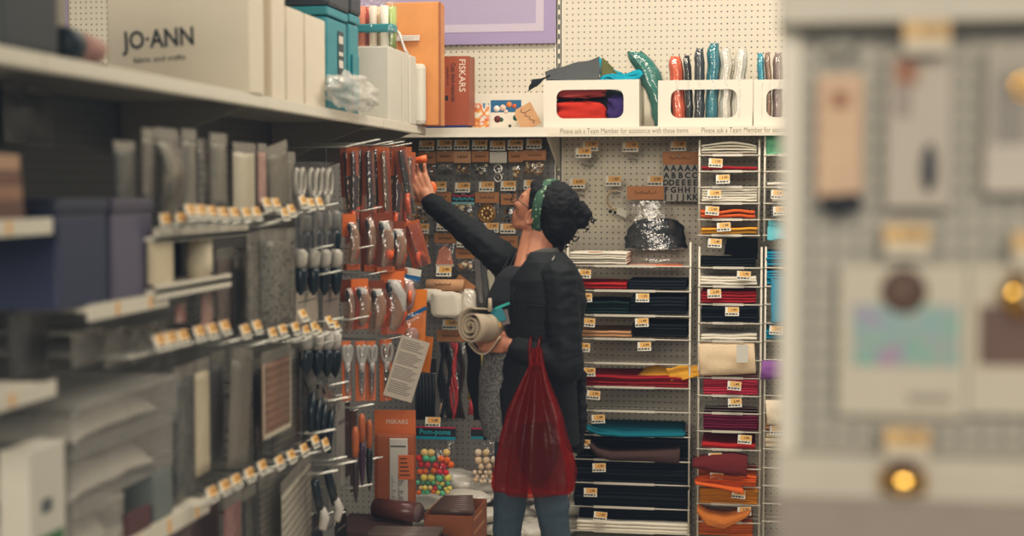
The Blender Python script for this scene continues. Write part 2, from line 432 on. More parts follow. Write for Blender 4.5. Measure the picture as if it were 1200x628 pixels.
carton(-1.40, -1.272, yy(455, -1.272)+.0, yy(471, -1.272)-g_, ZS, .262, 'white carton under the standing paper rolls on the left shelf', offwh)
carton(-1.40, -1.272, yy(472, -1.272), yy(480, -1.272)-.02, ZS, .262, 'narrow white carton, second after the one under the paper rolls', offwh)
carton(-1.40, -1.265, yy(481, -1.265), yy(488, -1.265)-g_, ZS, .258, 'narrow white carton, third after the one under the paper rolls', offwh)
yc_ = yy(489, -1.262)
t = thing('white_carton', 'white rounded-corner carton in front of the orange box on the left shelf', 'box', (-1.317, yc_+.025, ZS))
B(offwh).bb(-.065, .082, -.025, .025, 0, .235, .018).part('carton_body', t)
# dark case and friends at the near end
b = B(mat('charcoal_case', (52, 55, 56), .5)).bb(-1.66, -1.285, 2.30, 2.52, ZS, ZS+.33, .012); b.obj('charcoal_case', 'dark charcoal case at the near end of the left top shelf', 'case')
carton(-1.63, -1.36, 2.545, 2.70, ZS, .34, 'greyish beige carton beside the charcoal case on the left shelf', mat('drab_card', (150, 142, 124), .7))
t = thing('fabric_roll', 'small brown pink roll with dark end lying on the left shelf edge', 'roll', (-1.29, yy(92, -1.33)-.08, ZS+.034))
B(mat('teal_black', (26, 40, 44), .5)).tube([(-.02, -.03, 0), (-.02, .012, 0)], .033, 16).part('roll_end', t)
B(mat('dusty_pink', (158, 120, 108), .7)).tube([(-.02, .013, 0), (-.008, .095, -.003)], [.032, .026], 16).part('roll_body', t)
# teal storage case
teal = mat('teal_plastic', (42, 128, 138), .4); teald = mat('dark_lid', (38, 48, 56), .4)
def case(pa, pb, pyl, X, label, lab):
    ya, yb = yy(pa, X), yy(pb, X); hz_ = PX((pa+pb)/2, pyl, X).z-ZS; w = yb-ya
    t = thing('storage_case', label, 'case', (X, (ya+yb)/2, ZS))
    B(teal).bb(-.27, 0, -w/2, w/2, 0, hz_-.03, .012).bb(-.275, .004, -w/2-.002, w/2+.002, hz_-.028, hz_, .006).part('case_body', t)
    B(teald).bb(-.28, .008, -w/2-.004, w/2+.004, hz_+.001, hz_+.12, .012).part('case_lid', t)
    if lab:
        lp = B(mat('label_dark', (52, 66, 70), .5)).bb(.0005, .002, w*.02, w*.30, hz_*.25, hz_*.8).part('case_label', t)
        b = B(offwh)
        for k in range(4): b.bb(.0022, .0028, w*.06, w*.26, hz_*(.32+.12*k), hz_*(.32+.12*k)+.012*(1+k % 2))
        b.part('label_print', lp)
    else: B(teal).bb(.0005, .008, -w*.3, w*.3, hz_*.05, hz_*.6, .003).part('clasp', t)
case(383, 407, 12, -1.30, 'teal plastic storage case with dark lid on the left top shelf', True)
case(409, 421, 18, -1.305, 'second teal case, narrower, just behind the first on the left shelf', False)
# crumpled clear bag on the shelf edge
def crumple(u, v, c, r, amp=.22, f=4):
    th = PI*u; ph = 2*PI*v
    d = V((math.sin(th)*math.cos(ph), math.sin(th)*math.sin(ph), math.cos(th)))
    k = 1+amp*noise.noise(d*f+V(c))
    return V(c)+V((d.x*r[0], d.y*r[1], max(d.z, -.9)*r[2]))*k
b = B(film('bag_film', gloss=.14, rough=.25, haze=.28)).grid(lambda u, v: crumple(u, v, (-1.246, yy(415, -1.24), ZS+.058), (.04, .24, .055), .5, 3), 24, 36)
b.obj('plastic_bag', 'crumpled clear plastic bag lying on the left shelf edge below the teal case', 'bag')
# paper rolls in clear wrap standing on the carton
t = thing('paper_rolls', 'clear-wrapped bundle of pastel paper rolls with teal band, on a white carton', 'rolls', (-1.337, yy(463, -1.272)-.0, ZS+.2625))
rc = [(206, 120, 92), (190, 84, 66), (222, 206, 186), (216, 196, 160), (228, 222, 206), (150, 176, 92)]
for i in range(6):
    x = -.052+.021*i; b = B(mat('roll_paper_%d' % i, rc[i], .7)).tube([(x, -.02+.03*(i % 2), 0), (x, -.02+.03*(i % 2), .15)], .0145, 12); b.part('paper_roll', t)
B(mat('teal_band', (34, 138, 146), .5)).bb(-.068, .068, -.04, .032, .055, .085, .006).part('wrap_band', t)
B(clear).bb(-.069, .069, -.042, .034, .0, .172, .01).part('wrap_film', t)
# big orange box at the end of the shelf
t = thing('orange_box', 'tall glossy orange cardboard box at the end of the left shelf', 'box', ((P(450, 50, 5.40).x+P(517, 50, 5.40).x)/2, 5.45, ZS))
B(mat('orange_board', (206, 132, 74), .45, var=.16, scale=14)).bb(-.108, .108, -.05, .04, 0, .475, .004).part('box_body', t)
B(mat('box_edge', (150, 92, 52), .6)).bb(.103, .1095, -.0515, -.04, .002, .473).part('box_edge', t)
t = thing('plastic_hang_clip', 'clear plastic hanger clip with bag loop against the orange box', 'clip', (P(474, 45, 5.39).x, 5.39, P(474, 45, 5.39).z-.01))
B(film('clip_plastic', gloss=.25, haze=.5, rough=.2)).bb(-.05, .06, -.004, .006, .0, .022, .003).tube([(-.03, 0, .02), (-.045, 0, .06), (-.02, 0, .03), (.0, 0, -.03), (.02, 0, -.06)], .006, 6).part('clip_body', t)
# red-brown cutting mat box standing on the back shelf
a, c = P(519, 145, 5.74), P(550, 145, 5.74)
t = thing('mat_box', 'red-brown packaged cutting box with white vertical lettering on the back shelf', 'box', ((a.x+c.x)/2, 5.80, ZS+.016))
w = (c.x-a.x)/2; h = P(535, 64, 5.74).z-P(535, 145, 5.74).z
redb = mat('red_brown_card', (148, 74, 46), .45, var=.08, scale=8)
B(redb).bb(-w, w, -.06, .06, 0, h).part('box_body', t)
b = B(mat('white_print', (214, 190, 172), .5)); b.text('FISKARS', .038, plane_mx((w*.45, -.0607, h*.72), (0, 0, -1), (1, 0, 0)), .01, 1.0); b.part('brand_lettering', t)
b = B(dark); b.text('Cuts thick materials', .026, plane_mx((-w*.22, -.0607, h*.62), (0, 0, -1), (1, 0, 0)), .004, .75).bb(-w*.82, -w*.6, -.0608, -.0606, h*.36, h*.43)
b.text('cutting blade refill', .012, plane_mx((-w*.62, -.0607, h*.72), (0, 0, -1), (1, 0, 0)), 0, .9); b.part('box_lettering', t)
B(mat('navy_card', (34, 40, 92), .5)).bb(a.x-.09, c.x-.01, 5.735, 5.86, ZS+.0005, ZS+.0155).obj('flat_package', 'thin navy package lying under the red-brown box on the back shelf', 'package')
# ---------------------------------------------------------------- on the back shelf
def bin_(px0, px1, pyt, label):
    a, c = P(px0, 150, 5.74), P(px1, pyt, 5.74)
    w, h, d = c.x-a.x, c.z-ZS-.001, .30
    t = thing('display_bin', label, 'bin', (a.x+w/2, 5.74, ZS+.001), group='white display bins')
    m = white
    # front panel with rounded window
    wx0, wx1, wz0, wz1 = -w/2+w*.135, w/2-w*.16, h*.20, h*.80; r = .032
    b = B(m); n = 6; inner = []
    for (qx, qz, a0) in ((wx1-r, wz1-r, 0), (wx0+r, wz1-r, 90), (wx0+r, wz0+r, 180), (wx1-r, wz0+r, 270)):
        for i in range(n+1):
            q = rad(a0+90*i/n); inner.append((qx+r*math.cos(q), qz+r*math.sin(q)))
    outer = []
    for (sx, sz) in ((1, 1), (-1, 1), (-1, 0), (1, 0)):
        cx_, cz_ = sx*w/2, sz*h
        horiz_first = (sx == 1) == (sz == 1)
        for i in range(n+1):
            k = min(1, abs(i-n/2)/(n/2)); q = (i-n/2)/(n/2)
            ax = (cx_-sx*(w*.14)*max(0, q if horiz_first else -q), cz_-(1 if sz else -1)*(h*.2)*max(0, -q if horiz_first else q)); outer.append(ax)
    N_ = len(inner); vs = []
    for y in (0, .004):
        vs += [(x, y, z) for x, z in outer]+[(x, y, z) for x, z in inner]
    fs = []
    for i in range(N_):
        j = (i+1) % N_
        fs += [(i, j, N_+j, N_+i), (2*N_+i, 3*N_+i, 3*N_+j, 2*N_+j), (N_+i, N_+j, 3*N_+j, 3*N_+i), (i, 2*N_+i, 2*N_+j, j)]
    b.add(vs, fs); b.part('front_panel', t)
    B(m).bb(-w/2, -w/2+.004, .004, d, 0, h).part('side_panel', t); B(m).bb(w/2-.004, w/2, .004, d, 0, h).part('side_panel', t)
    B(m).bb(-w/2+.004, w/2-.004, .004, d-.004, 0, .004).part('bottom_panel', t); B(m).bb(-w/2+.004, w/2-.004, d-.004, d, 0, h).part('back_panel', t)
    return t, w, h
bin1, w1, h1 = bin_(637, 749, 93, 'white display bin with rounded window, left one, holding folded felt')
bin2, w2, h2 = bin_(771, 882, 93, 'white display bin with rounded window, middle one, holding bagged fibre')
bin3, w3, h3 = bin_(883, 994, 92, 'white display bin at right, partly hidden behind the blurred board')
# felt folds in the first bin
felt_c = dict(red=(176, 48, 34), purple=(58, 44, 92), grey=(76, 78, 78), olive=(88, 88, 56), teal=(28, 140, 164), pink=(150, 62, 58), black=(22, 25, 28), charcoal=(40, 43, 46))
def felt(c):
    return mat('felt_'+c, felt_c[c], .95, var=.12, scale=90, bump=.3, spec=.1)
def lump(x0, x1, y0, y1, z0, z1, c, label, seed, name='folded_felt', lean=0, cat='felt'):
    def fn(u, v):
        th = 2*PI*v; s = abs(math.cos(th))**.5*(1 if math.cos(th) > 0 else -1); q = abs(math.sin(th))**.5*(1 if math.sin(th) > 0 else -1)
        k = 1-.75*max(0, u-.9)/.1 if u > .9 else (1 if u > .06 else .4+u*10)
        n = .016*nz3((s*2+seed, q*2, u*4))
        return V(((x0+x1)/2+s*k*(x1-x0)/2+n+lean*u, (y0+y1)/2+q*k*(y1-y0)/2*.96+n, z0+u*(z1-z0)+.012*nz3((s+seed, q*3, 7))))
    b = B(felt(c) if isinstance(c, str) else c).grid(fn, 12, 28)
    return b.obj(name, label, cat)
bx, bz = bin1.location.x, ZS+.006
lump(bx-.16, bx+.055, 5.755, 5.83, bz, bz+.105, 'red', 'folded red felt seen through the left bin window', 1)
lump(bx+.06, bx+.165, 5.755, 5.83, bz, bz+.125, 'purple', 'folded purple felt in the right of the left bin window', 2)
lump(bx-.15, bx+.05, 5.755, 5.84, bz+.12, bz+.165, 'pink', 'dull pink felt folded above the red felt in the bin', 3)
lump(bx-.16, bx+.16, 5.86, 5.98, bz, bz+.16, 'charcoal', 'dark felt folded at the back of the left bin', 9)
def sheet_obj(corners, th, m, label, name='felt_sheet', cat='felt', amp=.008, seed=0, nu=16, nv=16, group=None, sm=True):
    p00, p10, p11, p01 = [V(c) for c in corners]
    def fn(u, v):
        p = p00*(1-u)*(1-v)+p10*u*(1-v)+p11*u*v+p01*(1-u)*v
        return p+V((nz3((u*3+seed, v*3, 1)), nz3((u*3, v*3+seed, 5)), nz3((u*3, v*3, seed+9))))*amp
    return B(m).grid(fn, nu, nv, th, sm).obj(name, label, cat, group)
Q = lambda px, py, Y: P(px, py, Y)
sheet_obj([Q(640, 94, 5.80), Q(703, 94, 5.80), Q(702, 66, 5.90), Q(639, 84, 5.90)], .004, felt('grey'), 'grey felt sheet draped over the top of the left bin', seed=4)
sheet_obj([Q(703, 94, 5.84), Q(729, 94, 5.84), Q(719, 80, 5.93), Q(706, 66, 5.95)], .004, felt('olive'), 'olive felt corner behind the grey sheet in the left bin', seed=6)
sheet_obj([Q(704, 92, 5.93), Q(750, 92, 5.93), Q(722, 84, 5.99), Q(702, 66, 5.99)], .004, felt('teal'), 'teal felt sheet at the back of the left bin', seed=7)
sheet_obj([Q(703, 94, 5.79), Q(750, 95, 5.79), Q(752, 83, 5.80), Q(704, 90, 5.83)], .004, felt('teal'), 'bright teal felt sheet folded over the bin corner', seed=8, amp=.02)
sheet_obj([Q(640, 91, 5.76), Q(624, 93, 5.73), Q(618, 108, 5.72), Q(645, 88, 5.77)], .003, felt('charcoal'), 'charcoal felt corner hanging over the left side of the bin', seed=12, amp=.006)
# bagged fibre bundles standing in bin two and three
def bundle(px0, px1, pyt, c, label, Y=5.80, lean=0, fl=True, zt=None):
    a, e = P(px0, 146, Y), P(px1, pyt, Y); cx, w, z0, h = (a.x+e.x)/2, e.x-a.x, ZS+.008, e.z-ZS-.008
    t = thing('fibre_bundle', label, 'craft fibre', (cx, Y, z0))
    def fn(u, v, k=1, sd=0):
        th = 2*PI*v; r = 1.15*k*(1-.35*max(0, u-.9)/.1)*(.8+.2*min(1, u*8))
        st = .09*math.sin(th*9+sd)
        return V(((math.cos(th)*(1+st))*w/2*r+lean*u*u+.008*nz3((u*6, cx*9, 1)), math.sin(th)*.05*r*(1+st), h*u+.01*nz3((th, u, cx))))
    B(mat('fibre_'+c, fib[c], .85, var=.25, scale=70, bump=.5)).grid(lambda u, v: fn(u, v, .9), 16, 40).part('fibre', t)
    if fl: B(clear).grid(lambda u, v: fn(u, v, 1.06, 1)+V((0, -.002, 0)), 16, 24).part('wrap_film', t)
    return t
fib = dict(green=(20, 110, 100), orange=(214, 90, 50), black=(22, 28, 32), slate=(56, 60, 66), teal=(18, 116, 130), white=(214, 208, 194), cyan=(40, 150, 176), tan=(150, 116, 92), mauve=(118, 86, 82))
t = bundle(766, 790, 60, 'green', 'green fibre bundle in film leaning out of the middle bin, leftmost', 5.87, -.12)
bundle(788, 803, 66, 'orange', 'orange fibre bundle in clear film in the middle bin', 5.80, -.015)
bundle(804, 812, 65, 'black', 'black fibre bundle standing beside the orange one in the bin', 5.80, -.01)
bundle(814, 825, 57, 'slate', 'dark slate fibre bundle in glossy film in the middle bin', 5.80, .0)
bundle(827, 841, 51, 'teal', 'teal fibre bundle in glossy film, tallest in the middle bin', 5.80, .01)
bundle(844, 857, 57, 'white', 'white fibre bundle next to the teal one in the bin', 5.80, .0)
bundle(858, 872, 58, 'white', 'white fibre bundle at the right end of the middle bin', 5.80, .012)
bundle(889, 897, 63, 'cyan', 'cyan fibre bundle in the right bin', 5.80, -.01)
bundle(898, 905, 62, 'tan', 'tan fibre bundle next to the cyan one in the right bin', 5.80, -.01)
bundle(906, 917, 63, 'mauve', 'brown mauve fibre bundle at the edge of the blurred board', 5.80, 0)
# picture cards
a, c = P(546, 151, 5.95), P(573, 121, 5.95)
b = B(ramp('flower_picture', [(232, 224, 206), (230, 220, 200), (224, 160, 70), (206, 92, 60), (232, 224, 206), (60, 110, 150)], 22, .4))
b.bb(a.x, c.x, 5.95, 5.953, ZS+.001, c.z).obj('picture_card', 'picture card with orange and blue flowers, beside the red-brown box', 'card')
a, c = P(575, 151, 5.95), P(611, 117, 5.95)
t = thing('picture_card', 'picture card of coloured fluffy balls on blue, middle of the back shelf', 'card', ((a.x+c.x)/2, 5.95, ZS+.001))
w, h = (c.x-a.x)/2, c.z-ZS-.001
B(cream).bb(-w, w, 0, .003, 0, h).part('card_face', t)
b = B(mat('print_blue', (22, 90, 130), .5)).bb(-w, w, -.0006, -.0002, h*.6, h); b.part('printed_sky', t)
for (x, z, r, c) in ((-.6, .72, .2, (230, 224, 212)), (-.2, .75, .2, (224, 190, 170)), (.2, .85, .18, (226, 130, 60)), (-.55, .38, .23, (96, 40, 36)), (-.3, .36, .14, (20, 84, 70)), (.65, .42, .2, (22, 100, 80)), (.25, .15, .1, (30, 40, 60)), (.55, .8, .14, (216, 96, 60)), (0, .62, .13, (230, 200, 180))):
    B(mat('print_%d%d%d' % c, c, .6)).tube([(x*w, -.001-.0003*r, z*h), (x*w, -.0006, z*h)], r*w, 14).part('printed_ball', t)
a = P(626, 134, 5.9)
t = thing('kraft_card', 'tilted kraft paper card with black stitch printing leaning by the bin', 'card', (a.x-.005, 5.9, ZS+.012), rot=(0, rad(-28), 0))
B(kraftl).prism([(-.045, 0), (.04, 0), (.04, .10), (-.03, .10), (-.045, .08)], .003).part('card_face', t)
b = B(dark)
for i in range(7): b.box((-.012+.0045*i, -.001, .085-.011*i), (.014, .001, .0025), Mx.Rotation(rad(30 if i % 2 else -40), 3, 'Y'))
b.bb(-.002, .028, -.001, 0, .070, .072); b.part('stitch_print', t)
# ================================================================ PRICE TAGS AND HOOKS
def tag_mesh(price, k=1.0):
    """shelf ticket facing -Y, top edge at z=0: orange upper half, white lower half, printed price"""
    b = B(tagwh); w, h = .066*k, .043*k
    b.bb(-w/2, w/2, -.0015, .0005, -h, 0)
    b.use(tagor).bb(-w/2+.012*k, w/2-.001, -.0022, -.0016, -h*.6, -.001)
    b.use(dark); b.text(price, .017*k, FRONT(.008*k, -.0026, -h*.33), .02)
    for i, (x, ww) in enumerate(((-.024, .012), (-.009, .01), (.006, .014), (.021, .008))):
        b.bb(x*k-ww*k/2, x*k+ww*k/2, -.0024, -.0017, -h*.86, -h*.70)
    return b
TAGM = {p: tag_mesh(p).mesh('price_tag') for p in ('1.49', '1.99', '2.49', '3.99', '4.99')}
TAGS = {p: tag_mesh(p, .82).mesh('price_tag') for p in ('1.49', '1.99', '2.49')}
def add_tag(parent, loc, price='1.49', tilt=-.2, small=False, roll=0):
    o = bpy.data.objects.new('price_tag', (TAGS if small else TAGM)[price]); COL.objects.link(o)
    o.parent = parent; o.location = loc; o.rotation_euler = (tilt, roll, 0); return o
PR = ['1.49', '1.99', '2.49', '3.99', '4.99']
HK = {}
def hook_arm(L):
    k = round(L, 2)
    if k not in HK:
        b = B(steel)
        for s in (-1, 1): b.tube([(s*.012, 0, 0), (s*.012, -k*.86, 0), (s*.006, -k, .012)], .0026, 6)
        b.tube([(-.006, -k, .012), (.006, -k, .012)], .0026, 6); b.tube([(-.02, -.002, 0), (.02, -.002, 0)], .003, 6)
        HK[k] = b.mesh('hook_arm')
    return HK[k]
HKS = {}
def hook(loc, L, label, price=None, rz=0, group=None, tagz=.055, tilt=-.2, small=False, roll=0):
    """peg hook whose arm reaches L out from loc; ticket holder above the tip"""
    t = thing('peg_hook', label, 'hook', loc, rz, group)
    o = bpy.data.objects.new('hook_arm', hook_arm(L)); COL.objects.link(o); o.parent = t
    if price: add_tag(t, (0, -L-.004, tagz), price, tilt, small, roll)
    return t
# ================================================================ BACK WALL, HUNG PACKETS
YH = 6.00     # plane of the hanging packets
scrib = mat('scribble_ink', (84, 46, 30), .6)
def scribble(b, w, z, y, n=5, h=.008):
    b.use(scrib)
    pts = [(-w*.3+w*.6*i/24, y, z+h*math.sin(i*1.7)*(.5+.5*math.sin(i*.9))) for i in range(25)]
    b.tube(pts, .0011, 4)
def header(t, w, h, m, script=True, z=0):
    b = B(m).bb(-w/2, w/2, -.004, .002, z-h, z, .001)
    if script: scribble(b, w, z-h*.5, -.0055, h=h*.18)
    return b.part('header_card', t)
def filmbag(t, w, z0, z1, d=.012, m=None):
    def fn(u, v):
        e = math.sin(PI*u)**.5*math.sin(PI*min(v, 1))**.4
        return V(((u-.5)*w*(1+.03*math.sin(v*9)), -d*e-.001+.003*nz3((u*5, v*5, w*40)), z0+(z1-z0)*v))
    return B(m or clear).grid(fn, 10, 10).part('bag_film', t)
def beads(t, w, z0, z1, r, ms, n, flat=False, name='beads', d=.012):
    mats = ms if isinstance(ms, list) else [ms]
    b = B(); k = 0
    cols = max(1, int(w/(2*r))); 
    for i in range(n):
        b.use(random.choice(mats))
        x = random.uniform(-w/2+r, w/2-r); z = random.uniform(z0+r, z1-r)
        b.ball((x, -d*random.uniform(.2, .9), z), r*random.uniform(.75, 1.1), 1, (1, .6 if flat else .9, random.uniform(.7, 1)))
    o = b.part(name, t)
    if n > 12: o['kind'] = 'stuff'
    return o
gold = mat('gold_bead', (196, 160, 104), .3, .75, var=.3, scale=200); goldd = mat('antique_gold', (150, 108, 60), .35, .7, var=.3, scale=200)
silver = mat('silver_bead', (186, 182, 172), .25, .8); wood = mat('wood_bead', (170, 128, 92), .5, var=.3, scale=150)
pearl = mat('pearl_bead', (222, 206, 176), .3); blackb = mat('black_bead', (24, 26, 28), .25); glassb = mat('glass_bead', (150, 146, 138), .2)
def packet(px0, px1, py0, pyh, py1, label, content, Y=YH, hm=None, script=True, price='1.49', short=None, tpy=None, hk=True, tilt=0):
    """bag hung from the back pegboard: header card from py0 to pyh, bag down to py1"""
    a, c = P(px0, py0, Y), P(px1, py0, Y); w = c.x-a.x; zt = a.z; hh = zt-P(px0, pyh, Y).z; H = zt-P(px0, py1, Y).z
    t = thing('craft_packet', label, 'packet', ((a.x+c.x)/2, Y, zt), rot=(0, tilt, 0))
    header(t, w, hh, hm or kraft, script)
    filmbag(t, w*.98, -H, -hh)
    content(t, w*.9, -H+.004, -hh-.004)
    if hk:
        ty = tpy if tpy else py0-13
        L_ = YB-Y-.004
        z = zt-.012; tz = P(px0, ty, Y).z-z
        hook(((a.x+c.x)/2, YB-.008, z), L_+.004, 'wire hook with orange white ticket over the '+short, price, tagz=tz)
    return t
pk = packet
pk(491, 511, 178, 192, 207, 'kraft-headed packet of brown round beads right of the raised hand', lambda t, w, a, b: beads(t, w, a, b, .009, [wood, goldd], 16), short='brown bead packet')
pk(512, 532, 177, 190, 200, 'short kraft-headed packet of clear glass beads, top row', lambda t, w, a, b: beads(t, w, a, b, .005, [glassb, silver], 50), short='glass bead packet', price='1.99')
pk(532, 552, 177, 191, 205, 'light kraft-headed packet of gold nuggets in the top row', lambda t, w, a, b: beads(t, w, a, b, .009, [gold, goldd], 18), hm=kraftl, short='gold nugget packet')
pk(553, 573, 177, 190, 207, 'kraft-headed packet of black and white beads in the top row', lambda t, w, a, b: beads(t, w, a, b, .008, [blackb, silver, pearl], 18), short='black and white bead packet')
def rings(t, w, a, b):
    for k, z in enumerate((.72, .2)):
        q = B(silver); zc = a+(b-a)*z; q.tube([(math.cos(i*PI/8)*.017, -.008, zc+math.sin(i*PI/8)*.017) for i in range(16)], .006, 6, closed=True)
        q.ball((0, -.008, zc), .008, 1); q.part('silver_ring', t)
pk(574, 594, 178, 191, 213, 'white barcode-headed packet of two silver rings, top row', rings, hm=offwh, script=False, short='silver ring packet', price='1.99')
pk(596, 613, 177, 190, 212, 'narrow kraft-headed packet of pale gold shapes in the top row', lambda t, w, a, b: beads(t, w, a, b, .013, [gold, pearl], 10), short='pale gold packet')
pk(613, 640, 176, 188, 207, 'wide kraft-headed packet of gold sequins at the row end', lambda t, w, a, b: beads(t, w, a, b, .006, [gold, goldd, pearl], 80, True), short='gold sequin packet', price='4.99')
pk(502, 529, 225, 237, 256, 'orange kraft-headed packet of silver beads behind the sleeve', lambda t, w, a, b: beads(t, w, a, b, .007, [silver, blackb], 24), short='silver bead packet', tpy=213)
t = pk(529, 557, 227, 237, 262, 'black, pink and teal headed bag of cream beads', lambda t, w, a, b: beads(t, w, a, b, .007, [pearl, gold], 46), hm=mat('black_card', (32, 34, 40), .5), script=False, short='cream bead bag', tpy=214)
b = B(mat('hot_pink', (186, 40, 70), .5)); w = .05
for i in range(7): b.box((-.042+.014*i, -.0045, -.006-.003*(i % 3)), (.012, .001, .008))
b.use(mat('aqua_print', (40, 160, 170), .5))
for i in range(8): b.box((-.04+.0115*i, -.0045, -.02-.004*(i % 2)), (.009, .001, .009))
b.use(mat('pale_teal', (130, 186, 184), .5)).bb(-.049, .049, -.005, -.0042, -.046, -.036); b.part('header_print', t)
def flower(t, w, a, b):
    q = B(gold); zc = (a+b)/2
    for i in range(9): q.ball((math.cos(i*PI*2/9)*.022, -.012, zc+math.sin(i*PI*2/9)*.022), .014, 1, (1, .6, 1))
    q.use(goldd).ball((0, -.018, zc), .014, 2); q.tube([(math.cos(i*PI/10)*.036, -.01, zc+math.sin(i*PI/10)*.036) for i in range(20)], .005, 6, closed=True)
    q.part('gold_flower', t)
pk(557, 585, 225, 238, 262, 'kraft-headed bag holding one big gold flower ornament', flower, short='gold flower bag', price='3.99', tpy=213)
pk(587, 606, 227, 240, 262, 'dark kraft-headed packet just in front of the face', lambda t, w, a, b: beads(t, w, a, b, .008, [goldd, blackb], 16), short='packet by the face', tpy=212, price='4.99')
hook((P(623, 226, YH).x, YB-.008, P(623, 226, YH).z), .14, 'wire hook and ticket above the dark hair', '1.49')
pk(480, 503, 231, 241, 268, 'bag of gold and brown beads below the raised hand', lambda t, w, a, b: beads(t, w, a, b, .007, [gold, goldd, blackb], 70), short='gold brown bead bag', tpy=218)
pk(488, 502, 273, 287, 306, 'kraft-headed packet of black and white discs beside the orange packs', lambda t, w, a, b: beads(t, w, a, b, .011, [blackb, pearl], 8), short='black and white disc packet', tpy=262)
def cone(t, w, a, b):
    B(mat('salmon_card', (222, 142, 108), .6)).prism([(-w*.46, a+.004), (w*.46, a+.004), (w*.30, a+(b-a)*.75), (.0, b-.004), (-w*.30, a+(b-a)*.75)], .004, -.008).part('salmon_shape', t)
    B(offwh).bb(-w*.48, w*.48, -.01, -.004, a, a+.008).part('white_base', t)
pk(509, 534, 273, 285, 313, 'kraft-headed bag with a salmon pink tapered shape inside', cone, short='salmon shape bag', tpy=259)
pk(569, 584, 276, 288, 300, 'small kraft-headed packet above the raised sleeve', lambda t, w, a, b: beads(t, w, a, b, .008, [wood], 10), short='packet above the sleeve', tpy=261, price='1.99')
pk(585, 607, 276, 290, 305, 'kraft-headed packet partly behind the chin and collar', lambda t, w, a, b: beads(t, w, a, b, .008, [wood], 10), short='packet near the chin', tpy=262)
pk(534, 556, 291, 303, 318, 'packet of brown feathers hanging behind the raised arm', lambda t, w, a, b: beads(t, w, a, b, .012, [wood, pearl], 10), short='brown packet behind the arm')
# cotton packs with rolled kraft band
t = thing('cotton_pack', 'white cotton pack with rolled kraft band and orange ticket above', 'packet', tuple(P(521, 327, 5.93)))
cw = mat('cotton_white', (226, 216, 198), .9, var=.05, bump=.4)
sx = 5.93/F
b = B(kraftl); b.tube([(-.075, -.01, -.025), (.085, -.01, -.025)], .025, 14); scribble(b, .12, -.02, -.036); b.part('kraft_band', t)
def puff(c, r, s=0):
    def fn(u, v):
        th = PI*u; ph = 2*PI*v; q = lambda k: math.copysign(abs(k)**.45, k)
        d = V((q(math.sin(th)*math.cos(ph)), q(math.sin(th)*math.sin(ph)), q(math.cos(th))))
        k = 1+.13*nz3(d*(2.0+s)+V(c)*9)+.05*nz3(d*8+V(c))
        return V(c)+V((d.x*r[0], d.y*r[1], d.z*r[2]))*k
    return fn
B(cw).grid(puff((.012, -.02, -.105), (.066, .036, .055)), 20, 32).part('cotton_wad', t)
B(cw).grid(puff((-.05, -.01, -.07), (.045, .03, .03), 1), 10, 16).part('cotton_wad', t)
t2 = thing('cotton_pack', 'second white cotton pack leaning to the right behind the first', 'packet', tuple(P(545, 333, 6.0)))
B(cw).grid(puff((-.0, -.015, -.09), (.05, .034, .07), 2), 20, 32).part('cotton_wad', t2)
B(clear).grid(puff((-.0, -.018, -.1), (.062, .045, .085), 2), 12, 20).part('pack_film', t2)
B(kraft).box((.0, -.0, .0), (.09, .006, .04), Mx.Rotation(rad(35), 3, 'Y')).part('header_card', t2)
hook((P(520, 325, 5.93).x, YB-.008, P(520, 326, 5.93).z), .20, 'wire hook with orange white ticket above the white cotton pack', '3.99', tagz=.05)
# cord bag
def cords(t, w, a, b):
    for i, (x, c, nm) in enumerate(((-.4, (24, 28, 32), 'black'), (-.33, (22, 28, 30), 'black'), (-.26, (24, 30, 34), 'black'), (-.2, (206, 170, 138), 'peach'), (-.12, (24, 28, 32), 'black'), (-.04, (20, 26, 30), 'black'), (.06, (186, 60, 64), 'red'), (.13, (200, 88, 84), 'coral'), (.2, (178, 52, 60), 'red'), (.3, (52, 40, 36), 'brown'), (.38, (44, 36, 34), 'brown'), (.45, (40, 34, 34), 'brown'))):
        m = mat('cord_'+nm, c, .7, var=.2, scale=120)
        pts = [(x*w+.009*math.sin(k*.9+i)+(.012*math.sin(k*.5) if i in (3, 6) else 0), -.006-.006*(i % 3), b-(b-a)*k/10) for k in range(11)]
        B(m).tube(pts, .0075, 6).part('cord', t)
t = pk(512, 545, 386, 400, 490, 'kraft-headed long bag of black, coral and brown cords', cords, short='long cord bag', tpy=374, price='2.49')
t = pk(485, 511, 420, 436, 492, 'long bag of glossy black cords beside the leaflet', lambda t, w, a, b: [B(mat('cord_black', (24, 28, 32), .7)).tube([(x*w, -.008, b), (x*w+.004, -.012, (a+b)/2), (x*w, -.008, a)], .0085, 6).part('cord', t) for x in (-.42, -.25, -.08, .09, .26, .43)], short='black cord bag', hm=mat('black_card', (32, 34, 40), .5), script=False)
# hank of yellow, green and red feather
t = thing('feather_boa', 'yellow green hank with red tip hanging between cords and shirt', 'feather', tuple(P(560, 400, 5.9)))
for i, (dx, c, nm) in enumerate(((-.012, (160, 146, 62), 'yellow'), (.0, (150, 160, 84), 'lime'), (.012, (138, 120, 56), 'olive'))):
    B(mat('hank_'+nm, c, .8, var=.25, scale=90)).tube([(dx+.006, 0, 0), (dx+.004, 0, -.10), (dx-.008, 0, -.18), (dx-.028, 0, -.25)], [.006, .009, .013, .008], 8).part('strand', t)
B(mat('cord_red', (186, 60, 64), .7)).tube([(-.022, -.01, -.235), (-.028, -.01, -.31)], [.008, .014], 8).part('strand', t)
B(mat('mint_tip', (120, 190, 140), .7)).tube([(.012, -.01, -.27), (-.004, -.01, -.31)], [.006, .009], 8).part('strand', t)
